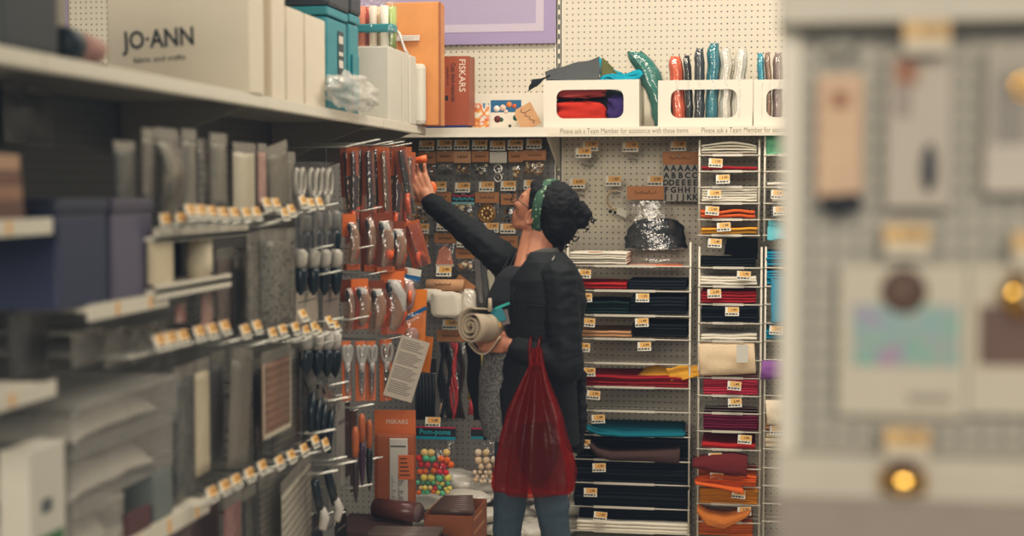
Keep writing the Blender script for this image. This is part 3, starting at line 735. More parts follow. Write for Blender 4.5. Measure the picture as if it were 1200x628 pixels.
# grey folded strips behind the open jacket
for i, (pa, pb, pc, pd) in enumerate(((555, 562, 304, 356), (563, 569, 310, 362), (570, 578, 316, 350))):
    a_, c_ = P(pa, pc, 6.0), P(pb, pd, 6.0)
    sheet_obj([(a_.x, 6.0, a_.z), (c_.x, 6.0, a_.z), (c_.x+.02, 6.0, c_.z), (a_.x+.02, 6.0, c_.z)], .004, mat(['strip_grey', 'strip_slate', 'strip_cream'][i], [(112, 108, 102), (84, 84, 82), (186, 178, 158)][i], .8),
              ['grey hanging strip behind the cotton packs', 'slate hanging strip between grey and cream strips', 'cream hanging strip beside the dark jacket front'][i], 'hanging_strip', 'strip', amp=.006)
# pom-pom bags
POM = [(240, 116, 52), (226, 62, 60), (240, 204, 130), (110, 206, 160), (240, 222, 110), (232, 72, 88)]
POMM = []
for i, c in enumerate(POM): POMM.append(B(mat('pom_%d' % i, c, .95, var=.12, scale=300, bump=.6)).ball((0, 0, 0), 1, 2).mesh('pom_pom'))
def pombag(px0, px1, py0, pyh, py1, Y, label, muted=False, price='1.49'):
    a, c = P(px0, py0, Y), P(px1, py0, Y); w = c.x-a.x; hh = a.z-P(px0, pyh, Y).z; H = a.z-P(px0, py1, Y).z
    t = thing('pom_pom_bag', label, 'bag', ((a.x+c.x)/2, Y, a.z))
    hd = B(mat('black_card', (32, 34, 40), .5)).bb(-w/2, w/2, -.004, .002, -hh, 0).use(mat('pink_band', (196, 50, 84), .5)).bb(-w/2, w/2, -.005, -.0042, -.006, 0).use(mat('teal_strip', (20, 140, 160), .5)).bb(-w/2, w/2, -.005, -.0042, -hh, -hh*.76).part('header_card', t)
    if not muted:
        q = B(mat('aqua_print', (40, 160, 170), .5)); q.text('Pom-poms', .031, FRONT(.004, -.0052, -hh*.42), .025); q.part('header_lettering', hd)
    filmbag(t, w*.97, -H, -hh, .03, film('thin_film', gloss=.06, haze=.01))
    random.seed(5 if muted else 6)
    z = -H+.012; row = 0; k = 0
    while z < -hh-.05:
        big = row > 2
        r = random.uniform(.0145, .017) if big else .0108
        n = int((w*.9)/(2*r)); 
        for i in range(n):
            if z > -hh-.085 and random.random() < .35: continue
            x = (i+.5-n/2)*2*r+random.uniform(-.004, .004)+(r*.5 if row % 2 else -r*.2)
            ci = random.choice([2, 2, 4, 0] if muted else ([0, 1, 2, 3, 4] if not big else ([3, 4, 2] if row == 3 else ([1, 5, 0] if row < 6 else [0, 2, 3, 1]))))
            o = bpy.data.objects.new('pom_pom', POMM[ci]); COL.objects.link(o); o.parent = t
            rr = r*random.uniform(.92, 1.08); o.scale = (rr, rr, rr); o.location = (x, -.014+random.uniform(-.004, .004), z+r+random.uniform(-.004, .004)); k += 1
        z += r*1.72; row += 1
    return t
pombag(484, 534, 499, 514, 581, 5.86, 'clear bag of bright coloured pom-poms with black and teal header')
if True:
    POM2 = POMM; POMM = [B(mat('pale_pom_%d' % i, c, .95, var=.1)).ball((0, 0, 0), 1, 2).mesh('pom_pom') for i, c in enumerate([(216, 190, 160), (206, 170, 140), (222, 200, 176), (196, 170, 150), (216, 186, 140), (200, 160, 140)])]
    pombag(552, 600, 501, 514, 568, 5.95, 'bag of pale peach pom-poms half hidden behind the jacket', True)
hook((P(507, 497, 5.86).x, YB-.008, P(507, 500, 5.86).z), .27, 'wire hook with ticket above the bright pom-pom bag', '1.49', tagz=.04)
hook((P(574, 499, 5.95).x, YB-.008, P(574, 501, 5.95).z), .18, 'wire hook holding the pale peach pom-pom bag')
# ---------------------------------------------------------------- hooks and items on the right bay
def wallhook(px, py, label, price, L=.16, dark_=False):
    q = P(px, py, YB-L); return hook((q.x, YB-.008, q.z-.05), L-.008, label, price, tagz=.05+.02)
wallhook(692, 171, 'empty wire hook with ticket, upper of two at left of right bay', '1.99')
wallhook(684, 179, 'empty wire hook with ticket and dark end, lower of two', '1.49', .2)
wallhook(739, 172, 'empty wire hook with ticket, middle of the right bay top row', '1.99')
wallhook(795, 171, 'wire hook with ticket over the black letter sheet', '2.49', .13)
wallhook(677, 215, 'wire hook with ticket beside the hair bun', '4.99', .10)
wallhook(719, 212, 'wire hook with ticket over the thin hoops', '1.99', .12)
wallhook(768, 212, 'wire hook with ticket over the black bag', '3.99', .12)
a, c = P(777, 178, 6.03), P(818, 236, 6.03); w = c.x-a.x; H = a.z-c.z
t = thing('letter_sheet', 'kraft-topped sheet of black alphabet letters on grey', 'sticker sheet', (a.x+w/2, 6.03, a.z))
header(t, w*1.02, H*.26, kraft)
pn = B(mat('sheet_grey', (158, 152, 140), .5)).bb(-w/2, w/2, -.001, .002, -H, -H*.26).part('letter_panel', t)
b = B(dark)
for r_, s in enumerate(('AAAAA', 'ABBCC', 'DDEEEE', 'FGHHI', 'IIJJKK')):
    for i, ch in enumerate(s): b.text(ch, .033, FRONT(-w/2+w*(i+.5)/len(s), -.0016, -H*(.335+.146*r_)), .045)
pl = b.part('printed_letters', pn)
t = thing('wire_hoops', 'bundle of thin golden wire hoops with white tag on a hook', 'hoops', tuple(P(721, 220, 6.03)))
for k in range(3):
    b = B(gold if k < 2 else steel); R0 = .036-.002*k; b.tube([(R0*math.cos(i*PI/12)+.003*k, -.004*k, -.05+R0*1.15*math.sin(i*PI/12)) for i in range(24)], .0016, 5, closed=True); b.part('hoop', t)
B(offwh).box((.03, -.006, -.105), (.05, .002, .03), Mx.Rotation(rad(25), 3, 'Y')).part('hang_tag', t)
B(blackb).ball((-.02, -.006, -.10), .009, 1).ball((.0, -.006, -.105), .008, 1).part('hoop_clasp', t)
# large bag with black contents
a, c = P(735, 218, 5.98), P(778, 234, 5.98); w = c.x-a.x
t = thing('craft_packet', 'large clear bag of folded black material with kraft header', 'packet', (a.x+w/2, 5.98, a.z))
header(t, w, a.z-c.z, kraft)
zz0 = P(0+770, 291, 5.98).z-a.z; zm = P(770, 256, 5.98).z-a.z
def blk(u, v):
    th = 2*PI*v; k = (1-.35*u**3) if u < .97 else .3
    return V((.045+math.cos(th)*.128*k+.012*nz3((math.cos(th)*2, u*5, 2)), -.025+math.sin(th)*.04*k+.01*nz3((math.cos(th)*6, u*4, 8)), zz0+u*(zm-zz0)+.015*nz3((math.cos(th)*3, 1, u*2))))
B(mat('black_felt', (24, 28, 30), .55, var=.2, scale=60, bump=.5)).grid(blk, 14, 36).part('black_contents', t)
def flm(u, v):
    th = 2*PI*v; k = 1-.3*u
    return V((.045-.03*u+math.cos(th)*.132*k+.008*nz3((math.cos(th)*4, u*5, 4)), -.025+math.sin(th)*.044*k, zz0-.005+u*(-(a.z-c.z)-zz0)))
B(film('glint_film', gloss=.12, rough=.1, haze=.015)).grid(flm, 16, 40).part('bag_film', t)
# ================================================================ FELT RACKS
FELT = dict(white=(222, 214, 196), red=(170, 40, 40), crimson=(150, 34, 40), black=(24, 27, 30), navy=(26, 32, 40), green=(26, 44, 42), tan=(186, 140, 100), orange=(206, 92, 44), yellow=(214, 154, 52), teal=(20, 104, 120), brown=(74, 54, 50),
            burgundy=(104, 24, 52), pink=(178, 50, 70), maroon=(100, 36, 36), mustard=(200, 130, 34), ochre=(186, 110, 48), rust=(190, 96, 40), beige=(216, 190, 156), mint=(126, 196, 154), cyan=(96, 170, 182), blue=(26, 130, 160), purple=(130, 84, 142), cream=(222, 204, 176), flame=(214, 96, 38), grey=(104, 106, 104))
def fm(c): return mat('felt_sheet_'+c, FELT[c], .95, var=.1, scale=120, bump=.3, spec=.1)
YR = 5.725
def felt_stack(px0, px1, pyb, pyt, c, where, n=None, Y=YR, depth=.27, wav=.004, sag=0, seed=None):
    """loose sheets lying on a wire shelf, each sheet its own object"""
    a, e = P(px0, pyb, Y), P(px1, pyt, Y); H = e.z-a.z; w = e.x-a.x
    n = n or max(1, min(7, round(H/.0065))); th = H/n
    seed = seed if seed is not None else px0+pyb
    lab = '%s felt sheet %s' % (c, where)
    if n > 1: lab = '%s felt sheet in stack %s' % (c, where)
    for k in range(n):
        dx = .006*nz3((seed, k*3.3, 1)); dy = .012*nz3((seed, k*2.7, 5)); sd = seed+k*1.7
        def fn(u, v):
            x = a.x+dx+(u*w)-.002*k*0; y = Y+dy+v*depth
            z = a.z+.0062+th*(k+.86)+wav*(1-v*.5)*nz3((u*2.2+sd*0+seed, v*1.5, 2))*(k+1)/n+.35*wav*nz3((u*5+sd, v*2, sd))+sag*math.sin(PI*u)*(1-v)*(k/n)
            return V((x, y, z))
        B(fm(c)).grid(fn, 22, 5, th*.8).obj('felt_sheet', lab, 'felt', '%s felt sheets %s' % (c, where) if n > 1 else None)
def drape(pts_top, pts_bot, c, label, Y=YR, amp=.004, seed=0, yoff=(0, -.012)):
    """felt sheet whose front hangs from a shelf: top edge polyline to bottom edge polyline (pixels)"""
    def at(pl, u):
        k = u*(len(pl)-1); i = min(int(k), len(pl)-2); f = k-i
        return (pl[i][0]*(1-f)+pl[i+1][0]*f, pl[i][1]*(1-f)+pl[i+1][1]*f)
    def fn(u, v):
        if v < .35:      # part lying on the shelf behind the edge
            q = at(pts_top, u); p = P(q[0], q[1], Y+yoff[0]); k = (1-v/.35); return V((p.x, p.y+.055*k, p.z+.003))
        f = (v-.35)/.65; q0 = at(pts_top, u); q1 = at(pts_bot, u)
        y = Y+yoff[0]+(yoff[1])*f-.012*math.sin(PI*f)
        p = P(q0[0]*(1-f)+q1[0]*f, q0[1]*(1-f)+q1[1]*f, y)
        return p+V((0, amp*nz3((u*4+seed, f*3, 1)), 0))
    return B(fm(c)).grid(fn, 20, 20, .003).obj('felt_sheet', label, 'felt')
def rack(label, pxl, pxr, pyt, pyb, lines, tags, extra_mid=False, deep=.32, Y=YR):
    a, e = P(pxl, (pyt+pyb)/2, Y), P(pxr, (pyt+pyb)/2, Y); w = e.x-a.x; xc = (a.x+e.x)/2
    z0, z1 = P(xc, pyb, Y).z, P(xc, pyt, Y).z
    z0, z1 = P(pxl, pyb, Y).z, P(pxl, pyt, Y).z
    t = thing('felt_rack', label, 'rack', (xc, Y, z0))
    for s in (-1, 1):
        for y in (.0, deep):
            B(wirew).tube([(s*w/2, y, 0), (s*w/2, y, z1-z0)], .0042 if y == 0 else .003, 8).part('post', t)
    sh = []
    for py in lines:
        z = P((pxl+pxr)/2, py, Y).z-z0
        b = B(wirew); b.tube([(-w/2-.006, -.003, z), (w/2+.006, -.003, z)], .003, 6); b.tube([(-w/2, deep, z), (w/2, deep, z)], .0022, 6)
        b.tube([(-w/2, 0, z), (-w/2, deep, z)], .0022, 6); b.tube([(w/2, 0, z), (w/2, deep, z)], .0022, 6)
        for k in range(1, 4): b.tube([(-w/2, deep*k/4, z), (w/2, deep*k/4, z)], .0018, 5)
        b.bb(-w*.28, w*.22, -.0065, -.0045, z-.004, z+.0055)
        sh.append((py, b.part('wire_shelf', t)))
    for i, (px, py) in enumerate(tags):
        q = P(px, py-6.2, Y-.016)
        par = min(sh, key=lambda s_: abs(s_[0]-(py-9)))[1]
        loc = q-V((xc, Y, z0))-par.location
        o = add_tag(par, loc, ['1.49', '2.49', '1.99'][(i*7+int(px)) % 3], -.12, True, rad([3, -2, 0, 4, -3][i % 5]))
    return t
rack('wide two-bay white wire felt rack beside the shopper', 665, 808, 283, 628, [312, 341, 370, 397.5, 426, 454, 482, 510.5, 539.5, 567, 595, 623.5],
     [(685, 322), (686, 350), (753, 350), (690, 379), (752, 379), (684, 408), (755, 407), (690, 437), (696, 464), (701, 492), (684, 521), (702, 549), (692, 578), (704, 606)])
rack('upper narrow white wire felt rack right of the letter sheet', 819.5, 889.5, 164, 277, [182, 201, 219.5, 238.5, 257.5, 276],
     [(839, 192), (847, 211), (837, 229), (835, 248), (848, 267), (838, 286)])
rack('lower narrow white wire felt rack with mixed bright felt', 818.5, 891, 289, 628, [314, 336, 357, 379, 400, 422, 443, 464, 484.5, 506, 527, 549, 570, 591, 612],
     [(872, 324), (837, 345), (858, 366), (861, 453), (861, 473), (873, 516), (838, 537), (840, 560), (866, 580), (872, 600)])
rack('wire felt rack at far right, cut off by the blurred board', 896, 966, 158, 283, [182, 201, 219.5, 238.5, 257.5, 276], [(912, 229), (914, 248)])
rack('lower far right wire felt rack behind the blurred board', 896, 968, 289, 628, [314, 336, 357, 379, 400, 422, 443, 464, 484.5, 506, 527, 549, 570, 591, 612], [(910, 388), (910, 505)])
S = felt_stack
# left rack
S(667, 734, 311, 298, 'white', 'at top left of the wide rack', 5); B(kraft).bb(*(P(690, 297, 5.75).x, P(706, 297, 5.75).x), 5.74, 5.76, P(700, 298, 5.75).z, P(700, 295, 5.75).z).obj('kraft_band', 'small kraft band on top of the white felt stack', 'band')
sheet_obj([P(738, 311, 5.73), P(800, 311, 5.73), P(800, 309, 6.0), P(738, 309, 6.0)], .006, fm('orange'), 'orange felt packet under clear film beside the white stack', amp=.004)
B(clear).grid(lambda u, v: crumple(u, v, (P(769, 305, 5.86).x, 5.86, P(769, 308, 5.86).z+.01), (.11, .12, .028), .25, 5), 10, 24).obj('plastic_bag', 'clear film packet lying on the orange felt, below the black bag', 'bag')
S(671, 734, 340, 333, 'red', 'on the second left shelf of the wide rack', 2); S(736, 804, 340, 331, 'navy', 'on the second right shelf of the wide rack', 3)
S(680, 737, 369, 355, 'green', 'on the third left shelf of the wide rack', 4); S(739, 804, 369, 350, 'navy', 'on the third right shelf of the wide rack', 5)
S(672, 740, 396, 390, 'tan', 'on the fourth left shelf of the wide rack', 2); S(741, 805, 396, 382, 'black', 'on the fourth right shelf of the wide rack', 4)
S(678, 808, 453.5, 444, 'crimson', 'under the yellow sheet in the wide rack', 4, wav=.006)
def tent(u, v):
    q0 = [(735, 452), (760, 440), (770, 428), (790, 436), (820, 446)]; k = u*4; i = min(int(k), 3); f = k-i
    q = (q0[i][0]*(1-f)+q0[i+1][0]*f, q0[i][1]*(1-f)+q0[i+1][1]*f)
    p = P(q[0], q[1], 5.80); r = P(735+u*82, 450-u*6*0, 5.725)
    return r*(1-v)+p*v if v <= 1 else p
def tent2(u, v):
    top = P(772+(u-.5)*30, 427.5+abs(u-.4)*6, 5.86); bot = P(736+u*74, 450-8*u*0, 5.73)
    return bot*(1-v)+top*v+V((0, 0, .012*math.sin(PI*u)*math.sin(PI*v)))
B(fm('yellow')).grid(tent2, 14, 12, .003).obj('felt_sheet', 'yellow felt sheet tented up on the crimson stack', 'felt')
sheet_obj([P(780, 431, 5.74), P(819, 427, 5.73), P(820, 441, 5.72), P(786, 447, 5.73)], .003, fm('yellow'), 'yellow felt corner poking out to the right of the wide rack', amp=.006)
drape([(681, 499), (700, 506), (730, 509), (803, 509)], [(682, 501), (705, 510), (730, 511.5), (801, 511.5)], 'teal', 'teal felt sheet lying on an otherwise empty shelf', seed=2)
S(690, 800, 510, 505, 'teal', 'under the curled teal sheet in the wide rack', 2, Y=YR+.07, depth=.22)
S(676, 806, 539, 518, 'black', 'behind the brown sheet in the wide rack', 6, Y=YR+.07, depth=.22)
drape([(690, 516), (700, 526), (715, 530), (760, 529), (797, 527)], [(689, 522), (700, 534), (716, 539), (760, 540), (796, 543)], 'brown', 'brown felt sheet curled over the front of a rack shelf', seed=3)
S(673, 807, 566.5, 544, 'black', 'on third-lowest wide rack shelf', 6); S(673, 807, 594.5, 571, 'black', 'on second-lowest wide rack shelf', 6)
S(676, 807, 623, 616, 'white', 'on the bottom shelf of the wide rack', 3)
S(678, 806, 615.5, 600, 'black', 'above the white sheets at the rack bottom', 4, Y=YR+.05)
# upper right rack
S(822, 887, 181.5, 172, 'white', 'on the top shelf of the upper narrow rack', 4, wav=.006, sag=.022); S(822, 887, 200.5, 196.5, 'crimson', 'on the second shelf of the upper narrow rack', 1, wav=.006)
S(822, 887, 238, 223, 'white', 'in the middle of the upper narrow rack', 5, wav=.007); S(821, 885, 257, 248, 'orange', 'on the fifth shelf of the upper narrow rack', 2, wav=.008)
S(821, 887, 275.5, 268.5, 'yellow', 'on the lowest shelf of the upper narrow rack', 2)
a_ = [P(852, 279, 5.78), P(888, 279, 5.78), P(888, 304, 5.80), P(848, 298, 5.80)]
sheet_obj(a_, .004, fm('black'), 'black felt sheet hanging between the two narrow racks', amp=.004)
# lower right rack
S(820, 886, 313.5, 305, 'black', 'on the top shelf of the lower narrow rack', 3); S(820, 887, 335.5, 326, 'white', 'on the second shelf of the lower narrow rack', 3, wav=.007)
S(821, 886, 356.5, 344, 'crimson', 'on the third shelf of the lower narrow rack', 4, wav=.006); S(822, 889, 378.5, 362, 'navy', 'on the fourth shelf of the lower narrow rack', 5)
S(821, 887, 399.5, 394, 'white', 'just above the big beige sheet', 2, wav=.007)
drape([(818, 404), (850, 403.5), (884, 404)], [(820, 440), (850, 439), (886, 437)], 'beige', 'large beige felt sheet hanging over two rack shelves', amp=.006)
B(offwh).bb(P(863, 404, 5.68).x, P(877, 404, 5.68).x, 5.682, 5.684, P(870, 425, 5.68).z, P(870, 404, 5.68).z).obj('product_label', 'white barcode label on the big beige felt sheet', 'label')
S(824, 888, 463.5, 447, 'pink', 'below the big beige sheet', 6, wav=.006); S(824, 888, 505.5, 490, 'burgundy', 'in the middle of the lower narrow rack', 6)
S(822, 885, 526.5, 521.5, 'red', 'above the maroon drape', 1, wav=.006)
drape([(812, 540), (835, 535), (860, 534), (876, 537)], [(811, 547), (840, 553), (860, 556), (875, 558)], 'maroon', 'maroon felt sheet draped out over the rack front', seed=5, yoff=(-.03, -.03))
S(816, 886, 569.5, 561, 'flame', 'slumping below the maroon drape', 5, wav=.012, Y=YR-.03); drape([(814, 564), (840, 567), (870, 571)], [(815, 567), (845, 572), (872, 579)], 'flame', 'bright orange felt sheet slumping over the shelf edge', seed=6, yoff=(-.03, -.03))
S(820, 888, 590.5, 576, 'mustard', 'on the shelf below the orange sheets', 6, wav=.005)
drape([(817, 593), (830, 601), (850, 604), (880, 598)], [(817, 600), (828, 615), (848, 620), (876, 606)], 'ochre', 'ochre felt sheet curling over the lower rack front', seed=8, yoff=(-.02, -.03))
S(817, 882, 628, 614, 'rust', 'at the bottom of the lower narrow rack', 5, wav=.006, Y=YR+.02)
# far right racks
sheet_obj([P(897, 181, 5.73), P(925, 181, 5.73), P(925, 158, 5.80), P(896, 158, 5.80)], .004, fm('mint'), 'mint green felt sheet at the top of the far right rack', amp=.006)
S(899, 960, 219, 215, 'white', 'on the third shelf of the far right rack', 1); S(905, 960, 238, 226, 'white', 'on the fourth shelf of the far right rack', 3)
S(903, 960, 257, 243, 'grey', 'on the fifth shelf of the far right rack', 4)
sheet_obj([P(899, 281, 5.71), P(930, 281, 5.71), P(930, 258, 5.74), P(900, 258, 5.74)], .004, fm('cyan'), 'pale cyan felt sheet hanging in the far right rack', amp=.005)
S(897, 960, 313, 297, 'blue', 'on the top shelf of the lower far right rack', 5); S(897, 960, 335, 320, 'blue', 'on the second shelf of the lower far right rack', 5)
sheet_obj([P(904, 378, 5.70), P(940, 378, 5.70), P(940, 325, 5.72), P(903, 325, 5.72)], .004, fm('blue'), 'tall blue felt sheet hanging behind the board edge', amp=.005)
S(896, 960, 399, 390, 'blue', 'on the fifth shelf of the lower far right rack', 3)
drape([(893, 425), (930, 425)], [(891, 444), (930, 444)], 'purple', 'purple felt sheet hanging from the far right rack', Y=5.71)
drape([(897, 471), (930, 471)], [(899, 497), (930, 498)], 'cream', 'cream felt sheet hanging from the far right rack', Y=5.71)
S(897, 960, 505, 499, 'tan', 'under the cream sheet in the far right rack', 2); S(897, 960, 526, 510, 'cream', 'on the tenth shelf of the far right rack', 3)
# ---------------------------------------------------------------- white stuffing bags piled on the base deck
fw = mat('fibrefill', (220, 214, 202), .85, var=.08, bump=.3)
pf = film('pillow_film', gloss=.10, rough=.2, haze=.12)
random.seed(3)
spots = [(575, 612, 5.95, .16, 0), (650, 612, 5.97, .16, 0), (555, 602, 5.86, .15, 0), (600, 598, 6.02, .15, 0), (655, 595, 6.0, .14, 0), (548, 582, 5.93, .13, 0), (592, 580, 6.0, .14, 0), (645, 580, 6.03, .13, 0), (570, 568, 6.02, .11, 0), (545, 566, 6.04, .10, 0), (640, 620, 5.86, .15, 0), (598, 620, 5.84, .15, 0), (535, 558, 6.06, .085, 0), (500, 588, 5.95, .13, 0)]
def pill(px, py, Y, L, k):
    c = P(px, py, Y)
    t = thing('stuffing_bag', 'white bag of stuffing in the heap under the pegboard', 'bag', (c.x, c.y, max(c.z-.03, .156)), rad(random.uniform(-25, 25)), 'white stuffing bags heaped on the base deck')
    def fn(u, v, s=1.0):
        th = PI*u; ph = 2*PI*v; d = V((math.cos(th), math.sin(th)*math.cos(ph), math.sin(th)*math.sin(ph)))
        q = 1+.2*nz3((d.x*2+k, d.y*2, d.z*2+k))+.06*nz3((d.x*7+k, d.y*7, d.z*7))
        return V((d.x*L*q*.9, d.y*.075*q, .03+d.z*.032*q))*s
    B(fw).grid(lambda u, v: fn(u, v), 18, 18).part('stuffing', t)
    B(pf).grid(lambda u, v: fn(u, v, 1.04)-V((0, 0, .001)), 18, 18).part('bag_film', t)
for i, s_ in enumerate(spots): pill(*s_[:4], i*3.1)
# ================================================================ LEFT-HAND MERCHANDISE (faces the aisle, +X)
R90 = PI/2
def left_frame(px0, px1, py0, py1, X, yaw=0):
    pc = (px0+px1)/2; o = PX(pc, py0, X); a = R90+yaw; d = V((math.cos(a), math.sin(a), 0))*.01
    w = (px1-px0)*.02/abs(proj(o+d)[0]-proj(o-d)[0])
    return w, o.z-PX(pc, py1, X).z, o
HOOKN = [0]
def lhook(pos, tip, label, price=None, tagz=.02, small=True, rz=R90, group=None):
    """hook from the left panel out to X=tip at height/depth of pos"""
    return hook((XL+.004, pos.y, pos.z), tip-XL-.004, label, price, rz, group, tagz, -.25, small)
def sticker(px0, px1, py0, py1, m, label, X=-1.30, tilt=0, hm=None, fl=True, back=None, frame=None, name='sticker_pack', yaw=0, bow=0):
    w, H, o = left_frame(px0, px1, py0, py1, X, yaw)
    t = thing(name, label, 'sticker pack', o, rot=(0, tilt, R90+yaw))
    hh = min(.03, H*.14)
    if X < -1.345: lhook(t.location+V((-.01, 0, -.012)), X+.012, 'wire hook holding the '+label)
    B(hm or mat('drab_header', (126, 120, 108), .6)).bb(-w/2, w/2, -.001, .0015, -hh, 0).part('header_card', t)
    def fn(u, v): return V(((u-.5)*w*.96, -bow*math.sin(PI*v), -H+(H-hh)*v))
    B(m).grid(fn, 2, 10, .002).part('sticker_sheet', t)
    if frame:
        b = B(frame)
        for s in (-1, 1): b.bb(s*w*.46-.003, s*w*.46+.003, -.003, -.001, -H, -hh)
        b.bb(-w*.46, w*.46, -.003, -.001, -H, -H+.012); b.part('card_frame', t)
    if back: B(back).bb(-w*.3, w*.3, -.003, -.001, -H*.7, -H*.35).part('insert', t)
    if fl: B(clear).grid(lambda u, v: V(((u-.5)*w, -.004-.008*math.sin(PI*v)*math.sin(PI*u)-bow*math.sin(PI*v)+.002*nz3((u*4, v*9, w*30)), -H+H*v*.97)), 6, 12).part('bag_film', t)
    return t
st_dark = pat('stickers_dark', (50, 50, 48), (26, 27, 27), 'noise', 90, .5)
st_strip = pat('stickers_strip', (111, 104, 90), (72, 65, 56), 'rows', 60)
st_rows = pat('stickers_rows', (114, 108, 94), (65, 62, 56), 'rows', 34)
st_grid = pat('stickers_grid', (107, 102, 90), (34, 34, 34), 'grid', 26)
st_let = pat('stickers_letters', (115, 110, 97), (23, 24, 26), 'noise', 85, .56)
st_spot = pat('stickers_spots', (113, 107, 94), (36, 36, 36), 'spots', 110, .35)
st_blue = pat('stickers_bluegrey', (87, 89, 84), (30, 36, 42), 'noise', 60, .56)
st_clear = ramp('foil_strip', [(36, 36, 36), (108, 100, 84), (65, 63, 56)], 9, .25)
st_pink = mat('dusty_pink_card', (168, 128, 116), .6); st_cream = mat('plain_cream', (204, 190, 160), .6)
st_brown = pat('stickers_kraft', (150, 112, 84), (96, 68, 52), 'grid', 22)
st_white = mat('white_strip', (206, 196, 172), .5)
# top row
sticker(133, 157, 165, 245, st_dark, 'dark grey patterned sticker strip, leftmost in the top hanging row')
sticker(166, 180, 150, 232, st_strip, 'narrow pale sticker strip just right of the dark patterned one')
sticker(181, 207, 150, 250, st_clear, 'bowed foil strip catching the light in the top hanging row', bow=.02)
sticker(212, 229, 151, 250, st_rows, 'beige row-printed sticker strip right of the bowed foil strip', yaw=-.15)
sticker(231, 245, 163, 250, st_grid, 'grid-printed sticker strip, fifth along the top hanging row')
sticker(246, 265, 156, 240, st_rows, 'bright line-printed sticker pack above the ticket row', yaw=-.1, X=-1.28)
sticker(273, 299, 167, 248, pat('stickers_lines', (200, 190, 166), (130, 124, 110), 'rows', 44), 'wide pale ruled sticker pack right of the top row centre')
sticker(302, 312, 168, 240, st_pink, 'thin pink edged strip left of the slanting pack')
sticker(312, 336, 168, 246, st_rows, 'slanting brown printed sticker pack at the end of the top row', tilt=-.16)
sticker(337, 345, 178, 245, st_strip, 'thin beige strip beside the white-handled scissors')
# second row
sticker(289, 303, 272, 388, st_let, 'narrow sheet of small black letters, left of the large letter sheet')
sticker(304, 346, 268, 385, st_let, 'large pale sheet covered in black scribble lettering', yaw=-.2)
sticker(236, 249, 335, 388, st_pink, 'dusty pink strip hanging below the cream tray')
sticker(252, 274, 290, 388, mat('brown_strip', (96, 78, 66), .6), 'brown strip hanging behind the letter sheet', X=-1.34)
sticker(206, 218, 352, 378, pat('red_white', (196, 176, 160), (150, 60, 58), 'noise', 120, .5), 'small red and white card below the cream tray', fl=False)
sticker(275, 287, 300, 390, st_dark, 'dark printed strip behind the narrow letter sheet', X=-1.33)
# third row
sticker(203, 227, 428, 580, st_blue, 'blue grey strip with dark round letters beside the clear boxes')
sticker(228, 245, 420, 556, st_cream, 'plain cream strip right of the blue grey lettered strip')
sticker(247, 262, 412, 545, mat('grey_strip', (96, 94, 90), .6), 'dark grey strip right of the plain cream strip', X=-1.33)
sticker(272, 296, 408, 545, st_rows, 'slanting narrow sticker strip in the third row', tilt=.14, X=-1.28)
sticker(307, 341, 408, 508, st_brown, 'kraft and white framed sticker pack in the third row', frame=st_white, X=-1.28)
sticker(318, 352, 412, 525, st_grid, 'white lace-like sticker sheet behind the kraft framed pack', X=-1.32)
sticker(297, 306, 420, 540, st_dark, 'dark strip between slanting strip and kraft framed pack', X=-1.34)
sticker(354, 362, 408, 515, mat('black_strip', (32, 34, 36), .5), 'black strip at the right end of the third row')
# fourth row
sticker(262, 283, 580, 660, pat('pink_print', (160, 116, 108), (120, 76, 76), 'noise', 90, .52), 'dusty pink printed strip in the bottom row')
sticker(285, 300, 570, 660, st_dark, 'dark printed strip right of the pink strip, bottom row')
sticker(304, 330, 552, 650, st_grid, 'grid-printed sticker sheet, left of the pair in the bottom row', X=-1.29)
sticker(331, 366, 545, 650, pat('stickers_grid_big', (186, 178, 158), (56, 56, 56), 'grid', 20), 'wide grid-printed sticker sheet, right of the pair in the bottom row', yaw=.15, X=-1.28)
sticker(200, 258, 592, 660, pat('red_dots', (96, 62, 58), (60, 44, 46), 'noise', 120, .5), 'dark red dotted pack under the near bottom tray', X=-1.36)
# ticketed hooks of the sticker section
rowsT = [('top ticket row', -1.225, [(222, 256), (234, 256), (247, 257), (260, 258), (273, 258), (287, 258), (299, 257), (311, 246), (322, 246), (332, 257), (340, 253)]),
         ('middle ticket row', -1.225, [(186, 409), (199, 406), (213, 403), (232, 398), (247, 395), (262, 391), (286, 395), (300, 390), (318, 398), (330, 394), (345, 391), (357, 394), (367, 390)]),
         ('bottom ticket row', -1.225, [(247, 586), (262, 578), (275, 571), (291, 563), (306, 554), (326, 548), (340, 541), (355, 533), (368, 523), (380, 526)])]
ordn = 'first second third fourth fifth sixth seventh eighth ninth tenth eleventh twelfth thirteenth'.split()
for rn, tx, pts in rowsT:
    for i, (px, py) in enumerate(pts):
        q = PX(px, py, tx)
        hook((XL+.004, q.y, q.z-.02), tx-XL-.01, 'wire hook and orange white ticket, %s from the near end, %s' % (ordn[i], rn), PR[(i*3+int(py)) % 3], R90, None, .05, -.35, True)
